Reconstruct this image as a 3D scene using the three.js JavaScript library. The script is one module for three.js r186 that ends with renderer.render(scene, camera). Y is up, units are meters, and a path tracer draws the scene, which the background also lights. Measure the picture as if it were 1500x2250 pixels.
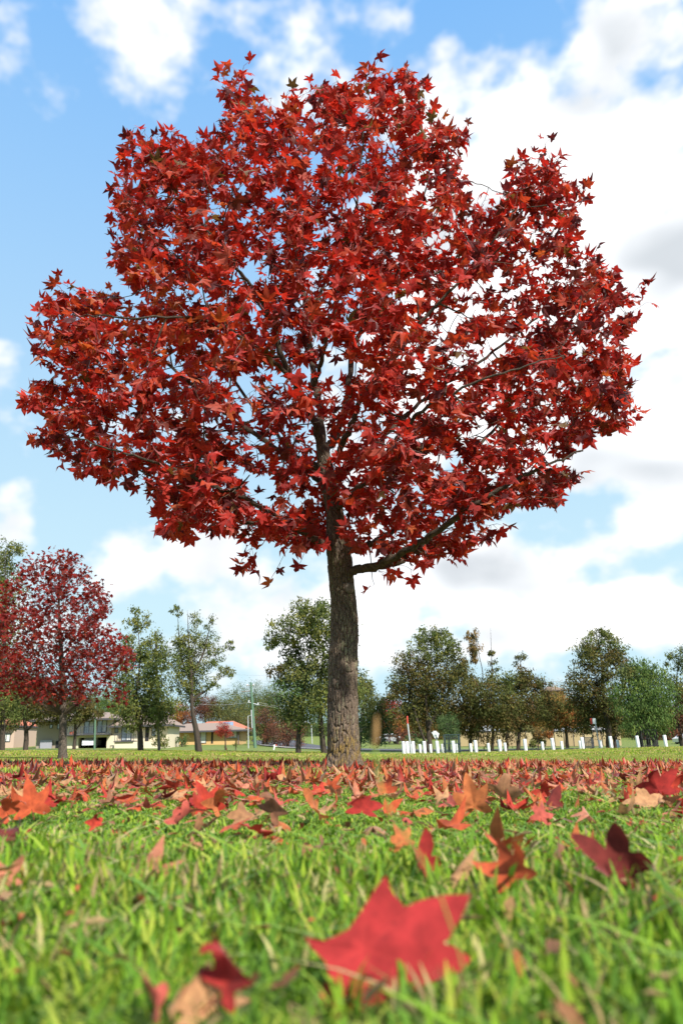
import * as THREE from 'three';
import { mergeGeometries } from 'three/addons/utils/BufferGeometryUtils.js';
import { ImprovedNoise } from 'three/addons/math/ImprovedNoise.js';

// ---------------------------------------------------------------- camera, sky, sun, exposure
const F = 1750, CAM_H = 0.155;                       // focal length in pixels of the 1500 x 2250 frame; lens height over the lawn
const scene = new THREE.Scene();
const camera = new THREE.PerspectiveCamera(2 * Math.atan(1125 / F) * 180 / Math.PI, 1500 / 2250, 0.02, 3000);
camera.position.set(0, CAM_H, 0);
camera.rotation.order = 'YXZ';
camera.rotation.set(Math.atan(515 / F), 0, -1.5 * Math.PI / 180);
camera.focus = 6;
camera.userData.fStop = 5.6;
camera.updateMatrixWorld(true);
const renderer = new THREE.WebGLRenderer({ antialias: true });
renderer.toneMapping = THREE.LinearToneMapping;
renderer.toneMappingExposure = 1.75;
renderer.shadowMap.enabled = true;
const sun = new THREE.DirectionalLight(new THREE.Color(1, 0.95, 0.86), 4.4);
sun.position.set(22, 35, 32);
sun.castShadow = true; sun.shadow.radius = 3; sun.shadow.mapSize.set(4096, 4096);
Object.assign(sun.shadow.camera, { left: -40, right: 40, top: 40, bottom: -40, near: 1, far: 160 });
scene.add(sun); scene.add(sun.target);

// ---------------------------------------------------------------- helpers
function rng(seed) { let s = seed >>> 0; return () => { s = (s + 0x6d2b79f5) | 0; let t = Math.imul(s ^ (s >>> 15), 1 | s); t = (t + Math.imul(t ^ (t >>> 7), 61 | t)) ^ t; return ((t ^ (t >>> 14)) >>> 0) / 4294967296; }; }
let R = rng(7);
const rr = (a, b) => a + (b - a) * R();
const gauss = () => (R() + R() + R() + R() - 2) * 1.0;
const V = (x, y, z) => new THREE.Vector3(x, y, z);
const C = (r, g, b) => new THREE.Color().setRGB(r, g, b);
const clamp = (x, a = 0, b = 1) => Math.min(b, Math.max(a, x));
const lerp = (a, b, t) => a + (b - a) * t;
const sstep = (a, b, x) => { const t = clamp((x - a) / (b - a)); return t * t * (3 - 2 * t); };
const pn = new ImprovedNoise();
const noise = (x, y, z) => pn.noise(x + 71.3, y + 33.7, z + 12.9);
const fbm = (x, y, z, o = 4) => { let s = 0, a = 0.5; for (let i = 0; i < o; i++) { s += a * noise(x, y, z); x *= 2.03; y *= 2.03; z *= 2.03; a *= 0.5; } return s; };
const rayDir = (px, py) => V((px - 750) / F, -(py - 1125) / F, -1).applyQuaternion(camera.quaternion);
const P = (px, py, D) => { const d = rayDir(px, py); return camera.position.clone().addScaledVector(d, D / -d.z); };   // the point seen at a pixel, D metres ahead
const names = {};
const numbered = (n) => { const k = names[n] = (names[n] ?? -1) + 1; return k ? n + '_' + String(k).padStart(3, '0') : n; };
function tag(o, label, category, group, kind) {
  o.userData.label = label; if (category) o.userData.category = category;
  if (group) o.userData.group = group; if (kind) o.userData.kind = kind;
  return o;
}
function shade(o) { o.castShadow = true; o.receiveShadow = true; return o; }
function part(name, geo, mat, parent) { const m = shade(new THREE.Mesh(geo, mat)); m.name = name; parent.add(m); return m; }
function thing(name, label, category, pos, group) {
  const g = new THREE.Group(); g.name = numbered(name); if (pos) g.position.copy(pos); scene.add(g);
  return tag(g, label, category, group);
}
function single(name, geo, mat, label, category, group, kind) {
  const m = shade(new THREE.Mesh(geo, mat)); m.name = numbered(name); scene.add(m); return tag(m, label, category, group, kind);
}
function std(r, g, b, rough = 0.9, o = {}) { return new THREE.MeshStandardMaterial({ color: C(r, g, b), roughness: rough, side: THREE.DoubleSide, ...o }); }
function tex(w, h, fn, srgb = false) {              // fn(u, v) -> [r, g, b] in 0..1
  const d = new Uint8Array(w * h * 4);
  for (let y = 0; y < h; y++) for (let x = 0; x < w; x++) { const c = fn(x / w, y / h), i = (y * w + x) * 4; d[i] = clamp(c[0]) * 255; d[i + 1] = clamp(c[1]) * 255; d[i + 2] = clamp(c[2]) * 255; d[i + 3] = 255; }
  const t = new THREE.DataTexture(d, w, h); t.wrapS = t.wrapT = THREE.RepeatWrapping; t.magFilter = THREE.LinearFilter; t.needsUpdate = true;
  if (srgb) t.colorSpace = THREE.SRGBColorSpace; return t;
}
const tiled = (u, v, k, z = 0) => { const a = 2 * Math.PI * u, b = 2 * Math.PI * v, r = k / (2 * Math.PI); return fbm(Math.cos(a) * r + 5, Math.sin(a) * r + Math.cos(b) * r, Math.sin(b) * r + z, 4); };

// a bag of triangles with colours
class Bag {
  constructor() { this.p = []; this.u = []; this.c = []; this.i = []; }
  v(x, y, z, u = 0, w = 0, c) { this.p.push(x, y, z); this.u.push(u, w); if (c) this.c.push(c.r, c.g, c.b); return this.p.length / 3 - 1; }
  t(a, b, c) { this.i.push(a, b, c); }
  geo() {
    const g = new THREE.BufferGeometry();
    g.setAttribute('position', new THREE.Float32BufferAttribute(this.p, 3)); g.setAttribute('uv', new THREE.Float32BufferAttribute(this.u, 2));
    if (this.c.length) g.setAttribute('color', new THREE.Float32BufferAttribute(this.c, 3));
    g.setIndex(this.i); g.computeVertexNormals(); return g;
  }
}
function tube(bag, pts, radii, seg = 8, wob = 0, col) {   // tapered round limb through points
  const n = pts.length; let prev = null, nx = null; let len = 0;
  for (let k = 0; k < n; k++) {
    const d = pts[Math.min(n - 1, k + 1)].clone().sub(pts[Math.max(0, k - 1)]).normalize();
    if (!nx) nx = Math.abs(d.y) < 0.9 ? V(0, 1, 0).cross(d).normalize() : V(1, 0, 0).cross(d).normalize();
    nx = nx.clone().sub(d.clone().multiplyScalar(nx.dot(d))).normalize();
    const ny = d.clone().cross(nx); if (k) len += pts[k].distanceTo(pts[k - 1]);
    const row = [];
    for (let j = 0; j <= seg; j++) {
      const a = j / seg * 2 * Math.PI, r = radii[k] * (1 + wob * noise(Math.cos(a) * 1.5 + k * 0.35, Math.sin(a) * 1.5, pts[0].x * 9 + k * 0.2));
      const q = pts[k].clone().addScaledVector(nx, Math.cos(a) * r).addScaledVector(ny, Math.sin(a) * r);
      row.push(bag.v(q.x, q.y, q.z, j / seg * 2 * Math.PI * Math.max(radii[0], 0.02), len, col));
    }
    if (prev) for (let j = 0; j < seg; j++) { bag.t(prev[j], row[j + 1], row[j]); bag.t(prev[j], prev[j + 1], row[j + 1]); }
    prev = row;
  }
  const e = pts[n - 1], ce = bag.v(e.x, e.y, e.z, 0, len, col); for (let j = 0; j < seg; j++) bag.t(prev[j], prev[j + 1], ce);
}
const smooth = (pts, n) => new THREE.CatmullRomCurve3(pts, false, 'centripetal').getPoints(n);
function taper(r, n) { const o = []; for (let k = 0; k <= n; k++) { const t = k / n * (r.length - 1), i = Math.min(r.length - 2, Math.floor(t)); o.push(lerp(r[i], r[i + 1], t - i)); } return o; }
const boxGeo = (x0, x1, y0, y1, z0, z1) => { const g = new THREE.BoxGeometry(x1 - x0, y1 - y0, z1 - z0); g.translate((x0 + x1) / 2, (y0 + y1) / 2, (z0 + z1) / 2); return g; };

// ---------------------------------------------------------------- sky: air and clouds by direction
{
  const W = 4096, H = 2048, data = new Float32Array(W * H * 4), E = renderer.toneMappingExposure;
  // [px, py, half width, half height, push towards cloud (+) or blue (-)]; each becomes a direction with an angular size
  const spots = [
    [310, 100, 140, 160, 0.55], [120, 195, 70, 80, 0.42], [10, 25, 70, 60, 0.42], [630, 90, 110, 130, 0.55], [880, 50, 60, 50, 0.22], [975, 120, 40, 50, 0.25],
    [1400, 600, 640, 560, 0.95], [1330, 60, 110, 90, 0.45], [1150, 260, 230, 140, 0.45], [1480, 60, 60, 60, 0.2], [900, 800, 300, 300, 0.6], [700, 560, 160, 200, 0.1],
    [10, 780, 70, 100, 0.42], [40, 1130, 110, 120, 0.55], [300, 940, 170, 90, 0.4], [250, 1260, 90, 120, 0.5], [480, 1230, 200, 130, 0.5], [700, 1330, 330, 150, 0.55], [1000, 1240, 340, 130, 0.6], [1200, 1040, 300, 90, 0.35],
    [1200, 1330, 400, 90, 0.5], [1430, 1140, 130, 80, 0.6], [1420, 960, 240, 110, 0.55], [600, 1440, 300, 60, 0.4], [1050, 1420, 360, 80, 0.45], [1450, 1360, 260, 80, 0.5], [200, 1400, 200, 60, 0.3],
    [130, 450, 360, 300, -0.7], [480, 420, 160, 240, -0.3], [480, 40, 60, 160, -0.25], [830, 150, 100, 80, -0.25], [1080, 50, 170, 110, -0.5], [1440, 150, 50, 50, -0.25], [200, 700, 300, 160, -0.5], [450, 760, 180, 130, -0.35],
    [760, 700, 60, 80, -0.4], [180, 1160, 90, 50, -0.4], [330, 1330, 110, 70, -0.35], [1250, 1110, 180, 40, -0.32], [1330, 1255, 120, 30, -0.25], [1180, 1440, 130, 40, -0.15], [1440, 1440, 150, 35, -0.12], [130, 1030, 120, 40, -0.2],
  ].map(([x, y, w, h, s]) => { const d = rayDir(x, y).normalize(); return { az: Math.atan2(d.x, -d.z), el: Math.asin(d.y), w: w / F * 0.78, h: h / F * 0.78, s }; });
  for (let j = 0; j < H; j++) {
    const el = ((j + 0.5) / H - 0.5) * Math.PI, y = Math.sin(el), ce = Math.cos(el);
    for (let i = 0; i < W; i++) {
      const k = (j * W + i) * 4, ph = ((i + 0.5) / W - 0.5) * 2 * Math.PI, x = Math.cos(ph) * ce, z = Math.sin(ph) * ce;
      const t = clamp((y - 0.16) / 0.62);
      let r = lerp(0.64, 0.21, t), g = lerp(0.89, 0.50, t), b = lerp(1.0, 0.96, t);
      if (y > -0.02) {
        const az = Math.atan2(x, -z);
        let cov = -0.04 + 0.55 * fbm(x * 1.6, y * 2.4, z * 1.6, 2), wob = 0.25 * noise(x * 7, y * 9, z * 7);
        let known = 0, push = 0;
        for (const s of spots) {
          const da = Math.abs(az - s.az), dx = Math.min(da, 2 * Math.PI - da) * ce / s.w, dy = (el - s.el) / s.h, q = dx * dx + dy * dy;
          if (q < 6) { const e = Math.exp(-q * (1.1 + wob)); push += s.s * e; known = Math.max(known, e); }
        }
        cov = cov * (1 - 0.75 * known) + push;
        const det = fbm(x * 9, y * 13, z * 9, 5), fine = fbm(x * 30 + 9, y * 40, z * 30, 3);
        const m = sstep(0.06, 0.66, cov + 0.95 * det + 0.42 * fine);
        const thick = sstep(0.2, 0.9, cov + 0.5 * det), grey = 0.42 * thick * sstep(-0.12, 0.3, fbm(x * 5 + 4, y * 9, z * 5, 3) + 0.05);
        const w = (1.12 + 0.28 * thick) * (1 - grey);
        r = lerp(r, w * (0.985 - grey * 0.25), m); g = lerp(g, w * (0.99 - grey * 0.12), m); b = lerp(b, w, m);
      } else { r = 0.20; g = 0.21; b = 0.15; }
      data[k] = r / E; data[k + 1] = g / E; data[k + 2] = b / E; data[k + 3] = 1;
    }
  }
  const t = new THREE.DataTexture(data, W, H, THREE.RGBAFormat, THREE.FloatType);
  t.mapping = THREE.EquirectangularReflectionMapping; t.magFilter = THREE.LinearFilter; t.needsUpdate = true;
  scene.background = t; scene.environment = t;
}

// ---------------------------------------------------------------- ground
const DIP = [[0, 0], [5, 0], [10, 0.053], [20, 0.167], [35, 0.27], [58, 0.40], [80, 0.38], [105, 0.10], [130, -0.6], [200, -4], [330, -9], [3000, -9]];
function groundY(x, z) {
  const D = Math.max(0, -z); let k = 0; while (DIP[k + 1][0] < D && k < DIP.length - 2) k++;
  const [a, da] = DIP[k], [b, db] = DIP[k + 1]; let dip = lerp(da, db, clamp((D - a) / (b - a)));
  const u = clamp(x / Math.max(D, 6), -0.6, 0.6);
  const m = u < 0 ? lerp(1, 0.55, sstep(0, 0.3, -u)) : 1 - 1.25 * sstep(0.05, 0.45, u);
  if (dip > 0) dip *= lerp(1, m, sstep(15, 50, D));
  return -0.026 * 60 * Math.tanh(x / 60) - dip + 0.012 * fbm(x * 0.9, 3, z * 0.9, 2);
}
const G = (px, D, py = 1648) => { const p = P(px, py, D); p.y = groundY(p.x, p.z); return p; };   // foot of a thing that stands D metres ahead below pixel column px
const grassTex = tex(512, 512, (u, v) => {
  const n = tiled(u, v, 9), m = tiled(u, v, 40, 7), f = tiled(u, v, 120, 3), y = sstep(-0.1, 0.25, n + 0.4 * m);
  const k = 1 + 0.5 * f + 0.35 * m; return [lerp(0.36, 0.47, y) * k, lerp(0.44, 0.47, y) * k, lerp(0.15, 0.20, y) * k];
}, true);
{
  const bag = new Bag(), xs = [], zs = [];
  for (let i = -70; i <= 70; i++) xs.push(Math.sign(i) * (Math.abs(i) * 0.16 + Math.pow(Math.abs(i) / 70, 5) * 800));
  for (let i = 0; i <= 190; i++) zs.push(6 - i * 0.2 - Math.pow(i / 190, 5) * 900);
  zs.unshift(14, 40, 200);
  const rows = zs.map((z) => xs.map((x) => bag.v(x, groundY(x, z), z, x / 3, z / 3)));
  for (let a = 0; a + 1 < rows.length; a++) for (let b = 0; b + 1 < xs.length; b++) { const f = a < 3; const q = [rows[a][b], rows[a][b + 1], rows[a + 1][b + 1], rows[a + 1][b]]; bag.t(q[0], q[1], q[2]); bag.t(q[0], q[2], q[3]); }
  const m = new THREE.MeshStandardMaterial({ map: grassTex, roughness: 1, side: THREE.DoubleSide });
  single('ground', bag.geo(), m, 'green and straw-coloured park lawn running up to the houses', 'lawn', null, 'structure');
}
// roads: ribbons a little above the lawn
const asphalt = std(0.085, 0.085, 0.095, 0.95, { bumpMap: tex(256, 256, (u, v) => { const n = 0.5 + tiled(u, v, 60); return [n, n, n]; }), bumpScale: 0.01 });
const concrete = std(0.42, 0.37, 0.31, 0.95);
function ribbon(name, path, w, lift, mat, label, cat) {
  const pts = smooth(path.map(([px, D]) => G(px, D)), 60), bag = new Bag(); let prev, len = 0;
  pts.forEach((p, k) => {
    const d = pts[Math.min(60, k + 1)].clone().sub(pts[Math.max(0, k - 1)]).setY(0).normalize(), s = V(-d.z, 0, d.x); if (k) len += p.distanceTo(pts[k - 1]);
    const row = [-1, -0.5, 0, 0.5, 1].map((q) => { const a = p.clone().addScaledVector(s, q * w / 2); return bag.v(a.x, groundY(a.x, a.z) + lift, a.z, q * w / 2, len); });
    if (prev) for (let j = 0; j < 4; j++) { bag.t(prev[j], prev[j + 1], row[j + 1]); bag.t(prev[j], row[j + 1], row[j]); }
    prev = row;
  });
  single(name, bag.geo(), mat, label, cat, null, 'structure');
}
ribbon('road', [[1700, 78], [1480, 80], [1250, 83], [1050, 86], [900, 90], [790, 96], [700, 104], [640, 118], [600, 140]], 7.5, 0.05, asphalt, 'grey asphalt road curving behind the white bollards', 'road');
ribbon('kerb', [[1700, 84.5], [1480, 86.5], [1250, 89], [1050, 92], [900, 96], [830, 101]], 0.6, 0.14, concrete, 'pale concrete kerb along the far side of the road', 'kerb');
ribbon('kerb', [[560, 122], [600, 112], [640, 104], [690, 97], [740, 91]], 0.9, 0.12, concrete, 'pale kerb between the lawn and the road near the green pole', 'kerb');

// ---------------------------------------------------------------- leaves of the sweetgum
const STAR = [[-112, 0.66], [-56, 0.95], [0, 1.05], [56, 0.95], [112, 0.66]].map(([a, r]) => [a * Math.PI / 180, r]);
function leafGeo(seed, { tips = STAR, rings = 2, cup = 0.25, fold = 0.15, wave = 0.15, tipCurl = 0.3, stalk = 0.9, jitter = 0.1, wid = 0.29, roll = 0, outline = null } = {}) {
  const q = rng(seed), j = (a) => 1 + a * (q() * 2 - 1), out = [];              // outline as [angle from the middle lobe, radius]
  const T = tips.map(([a, r]) => [a + jitter * 0.7 * (q() - 0.5), r * j(jitter)]);
  out.push([-Math.PI * 0.93, 0.12]);
  T.forEach(([a, r], k) => {
    const w = wid * (k === 0 || k === 4 ? 1.15 : 1);
    out.push([a - w, r * 0.62 * j(0.05)]); if (rings > 2) out.push([a - w * 0.42, r * 0.84]); out.push([a, r]); if (rings > 2) out.push([a + w * 0.42, r * 0.84]); out.push([a + w, r * 0.62 * j(0.05)]);
    if (k < 4) { const b = T[k + 1]; out.push([(a + b[0]) / 2, 0.46 * (r + b[1]) / 2 * j(0.12)]); }
  });
  out.push([Math.PI * 0.93, 0.12]);
  if (outline) out.splice(0, out.length, ...outline);
  const bag = new Bag(), ph = q() * 6.28, ph2 = q() * 6.28, n = out.length;
  const cup2 = cup * (q() * 1.4 - 0.2), fold2 = fold * (q() * 1.6 - 0.4), wav = wave * (0.5 + q()), tc = tipCurl * (q() * 1.6 - 0.5);
  const ra = q() * 6.28, rc = Math.cos(ra), rs = Math.sin(ra), rk = roll * (0.5 + q());
  const put = (a, r) => { const x = Math.sin(a) * r, y = Math.cos(a) * r; const z = -cup2 * r * r + fold2 * Math.abs(x) + wav * r * r * Math.sin(a * 2 + ph) + wav * 0.5 * r * Math.sin(a * 5 + ph2) * 0.6 - tc * Math.pow(Math.max(0, r - 0.4), 2) * 1.6; if (roll) { const a = x * rc + y * rs, k = rk * (1 + 0.5 * (x * rs - y * rc)), d = Math.sin(k * a) / k - a; return bag.v(x + d * rc, y + d * rs, z + (1 - Math.cos(k * a)) / k, x * 0.45 + 0.5, y * 0.45 + 0.5); } return bag.v(x, y, z, x * 0.45 + 0.5, y * 0.45 + 0.5); };
  const c0 = put(0, 0); let prev = null;
  for (let k = 1; k <= rings; k++) {
    const row = out.map(([a, r]) => put(a, r * k / rings));
    for (let i = 0; i < n; i++) { const b = (i + 1) % n; if (i === n - 1 && !outline) continue; if (!prev) bag.t(c0, row[b], row[i]); else { bag.t(prev[i], prev[b], row[b]); bag.t(prev[i], row[b], row[i]); } }
    prev = row;
  }
  if (stalk > 0) tube(bag, [V(0, -stalk, 0.16 * stalk), V(0.03, -stalk * 0.5, 0.04), V(0, 0, 0)], [0.022, 0.016, 0.014], 3);
  const g = bag.geo(); if (stalk > 0) g.translate(0, stalk, -0.16 * stalk); return g;    // origin at the end of the stalk
}
const veinTex = tex(512, 512, (u, v) => {
  const x = (u - 0.5) / 0.45, y = (v - 0.5) / 0.45, r = Math.hypot(x, y), a = Math.atan2(x, y); let d = 1;
  for (const [t, l] of STAR) { const along = Math.cos(a - t) * r, off = Math.abs(Math.sin(a - t) * r); if (along > 0 && along < l) { d = Math.min(d, off / (0.016 * (1.2 - along))); const s = ((along * 7 + off * 5) % 1 + 1) % 1; if (off < 0.25) d = Math.min(d, 0.45 + Math.abs(s - 0.5) * 8); } }
  const vein = 1 - clamp(d), b = fbm(u * 9, v * 9, 1, 4), sp = sstep(0.22, 0.36, fbm(u * 22, v * 22, 9, 3));
  const k = 0.88 + 0.3 * b; return [k + 0.06 * vein - 0.14 * sp, k * 0.95 + 0.10 * vein - 0.12 * sp, k * 0.92 + 0.06 * vein - 0.1 * sp];
}, true);
const leafMat = (c, vc) => new THREE.MeshPhysicalMaterial({ color: c ?? C(1, 1, 1), map: veinTex, vertexColors: !!vc, roughness: 0.93, side: THREE.DoubleSide, transmission: 0.6, thickness: 0, specularIntensity: 0.35, clearcoat: 0.06, clearcoatRoughness: 0.35 });
const TREE_COLS = [[.64, .030, .018], [.70, .045, .024], [.55, .024, .016], [.72, .085, .028], [.32, .018, .018], [.43, .022, .018], [.17, .018, .022], [.25, .036, .018], [.66, .14, .03], [.22, .12, .03], [.66, .12, .075]].map((c) => C(...c));
const TREE_MATS = TREE_COLS.map((c) => leafMat(c));
const LEAVES = []; for (let k = 0; k < 16; k++) LEAVES.push(leafGeo(100 + k, { cup: 0.45, fold: 0.4, wave: 0.2, tipCurl: 0.8, roll: 0.75, jitter: 0.18, wid: 0.30 + 0.005 * k }));
const SIMPLE = []; for (let k = 0; k < 5; k++) SIMPLE.push(leafGeo(200 + k, { rings: 1, stalk: 0, wid: 0.27 }));
function append(bag, geo, mtx, col) {                // one transformed copy into a bag
  const p = geo.attributes.position, u = geo.attributes.uv, base = bag.p.length / 3, q = V();
  for (let i = 0; i < p.count; i++) { q.fromBufferAttribute(p, i).applyMatrix4(mtx); bag.p.push(q.x, q.y, q.z); bag.u.push(u.getX(i), u.getY(i)); bag.c.push(col.r, col.g, col.b); }
  for (const i of geo.index.array) bag.i.push(base + i);
}
function basis(yDir, zHint) { const y = yDir.clone().normalize(), x = y.clone().cross(zHint).normalize(), z = x.clone().cross(y); return new THREE.Matrix4().makeBasis(x, y, z); }
const rvec = () => V(gauss(), gauss(), gauss());

// ---------------------------------------------------------------- bark
const barkTex = tex(512, 512, (u, v) => { const n = tiled(u, v, 30), m = tiled(u, v, 90, 4); const k = 0.80 + 0.5 * n + 0.35 * m; return [k, k * 0.97, k * 0.94]; }, true);
const barkBump = tex(512, 512, (u, v) => { const a = tiled(u, v * 0.999, 26), w = Math.abs(Math.sin(u * Math.PI * 14 + a * 7 + 2 * Math.sin(v * Math.PI * 4))); const h = clamp(w * 1.3 + 0.7 * tiled(u, v, 70, 2)); return [h, h, h]; });
const rep = (t, a, b) => { const c = t.clone(); c.repeat.set(a, b); c.needsUpdate = true; return c; };
const limbMat = new THREE.MeshStandardMaterial({ color: C(.15, .112, .082), map: barkTex, bumpMap: rep(barkBump, 5, 1.5), bumpScale: 0.006, roughness: 0.95, side: THREE.DoubleSide });
const twigMat = new THREE.MeshStandardMaterial({ color: C(.10, .07, .05), roughness: 0.9, side: THREE.DoubleSide });

// ---------------------------------------------------------------- the big red sweetgum
function inPoly(poly, x, y) { let c = false; for (let i = 0, j = poly.length - 1; i < poly.length; j = i++) { const [a, b] = poly[i], [d, e] = poly[j]; if ((b > y) !== (e > y) && x < (d - a) * (y - b) / (e - b) + a) c = !c; } return c; }
const TD = 6;
{
  const foot = G(752, TD); const tree = thing('sweetgum_tree', 'large red-leaved sweetgum tree with rough brown trunk in the middle of the lawn', 'tree', foot);
  const L = (v) => v.clone().sub(foot);
  // trunk with real bark plates
  const ax = [[752, 1700, 44], [753, 1676, 40], [754, 1655, 35.5], [754, 1600, 33.5], [753, 1500, 32], [754, 1430, 31.5], [757, 1390, 31], [755, 1340, 28.5], [751, 1290, 27.5], [747, 1240, 28], [742, 1195, 27], [736, 1130, 20], [722, 1060, 18], [713, 1010, 16.5], [706, 978, 13]];
  const mpp = TD / F / 0.96, curve = smooth(ax.map(([x, y]) => P(x, y, TD)), 400), rad = taper(ax.map((a) => a[2] * mpp * 0.93), 400);
  const arc = [0]; for (let k = 1; k <= 400; k++) arc.push(arc[k - 1] + curve[k].distanceTo(curve[k - 1]));
  const cell = (u, v) => {                            // distance to the furrow between long bark plates
    const su = 0.0216, sv = 0.085, per = 30; const x = u / su, y = v / sv + 0.35 * Math.sin(x * 1.3); let f1 = 9, f2 = 9, id = 0; const ix = Math.floor(x), iy = Math.floor(y);
    for (let a = -1; a <= 1; a++) for (let b = -1; b <= 1; b++) {
      const cx = ix + a, cy = iy + b, h = Math.sin(((cx % per + per) % per) * 127.1 + cy * 311.7) * 43758.5453, h1 = h - Math.floor(h), h2 = (h * 7.13) - Math.floor(h * 7.13);
      const d = Math.hypot(cx + h1 - x, cy + h2 - y); if (d < f1) { f2 = f1; f1 = d; id = h1; } else if (d < f2) f2 = d;
    }
    return [f2 - f1, id];
  };
  const bag = new Bag(), SEG = 170, rows = [], N = 520, tot = arc[400];
  for (let k = 0; k <= N; k++) {
    const s = tot * k / N; let i = 0; { let lo = 0, hi = 400; while (hi - lo > 1) { const m = (lo + hi) >> 1; if (arc[m] <= s) lo = m; else hi = m; } i = lo; }
    const t = (s - arc[i]) / Math.max(1e-6, arc[i + 1] - arc[i]), c = curve[i].clone().lerp(curve[i + 1], t), r0 = lerp(rad[i], rad[i + 1], t), row = [];
    for (let j = 0; j <= SEG; j++) {
      const a = (j % SEG) / SEG * 2 * Math.PI, ca = Math.cos(a), sa = Math.sin(a), u = (j % SEG) / SEG * 0.648;
      const flare = Math.max(0, 1 - s / 0.22), roots = flare * flare * 0.16 * Math.max(0, Math.sin(a * 5 + 1));
      const [f, id] = cell(u + 0.006 * noise(u * 40, s * 14, 0), s + 0.01 * noise(u * 30, s * 20, 5));
      const rough = Math.min(1, r0 / 0.085), h = (sstep(0.02, 0.24, f) * (0.010 + 0.007 * id) + 0.005 * fbm(ca * 30, s * 34, sa * 30, 3)) * rough;
      const r = r0 * (1 + 0.045 * noise(ca * 1.4, s * 4, sa * 1.4) + roots) + h - 0.010 * rough, q = c.clone().add(V(ca * r, 0, -sa * r));
      const lich = sstep(0.10, 0.26, fbm(ca * 9, s * 7, sa * 9, 3) + 0.34 * Math.exp(-(((s - 0.98) / 0.16) ** 2) - ((a - 1.65 + Math.PI > Math.PI ? 1 : 1) * ((((a - 4.85 + 9.42) % 6.283) - 3.1416) / 0.55) ** 2)) - 0.05);
      const moss = sstep(0.16, 0.34, fbm(ca * 12, s * 12, sa * 12 + 8, 3) + 0.34 * Math.exp(-(((s - 0.18) / 0.12) ** 2)) * (0.6 + 0.4 * Math.sin(a + 2.9)) - 0.02) * sstep(0.5, 0.25, s);
      const tone = 0.9 + 0.35 * (id - 0.5) + 0.4 * fbm(ca * 5, s * 5, sa * 5, 2);
      let col = C(.195 * tone, .148 * tone, .112 * tone); if (f > 0.12) { col.lerp(C(.34, .35, .22), lich * 0.75); col.lerp(C(.30, .20, .04), moss * 0.8); }
      const p = L(q); row.push(bag.v(p.x, p.y, p.z, u, s, col));
    }
    rows.push(row);
  }
  for (let k = 0; k < N; k++) for (let j = 0; j < SEG; j++) { bag.t(rows[k][j], rows[k][j + 1], rows[k + 1][j + 1]); bag.t(rows[k][j], rows[k + 1][j + 1], rows[k + 1][j]); }
  const trunkMat = new THREE.MeshStandardMaterial({ vertexColors: true, map: rep(barkTex, 4, 4), roughness: 0.95, side: THREE.DoubleSide });
  const trunk = part('trunk', bag.geo(), trunkMat, tree);
  { // healed stub where a limb was cut off
    const g = new THREE.SphereGeometry(0.038, 20, 14); g.scale(0.95, 1.1, 0.5); const c = P(764, 1297, TD); const dir = V(0.28, 0, 1).normalize();
    const m = part('branch_scar', g, std(.20, .165, .13, 0.95, { bumpMap: barkBump, bumpScale: 0.004 }), trunk); m.position.copy(L(c.add(V(0.012, 0, 0.082)))); m.quaternion.setFromUnitVectors(V(0, 0, 1), dir); m.userData.label = 'smooth pale scar of a cut limb';
  }
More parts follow.
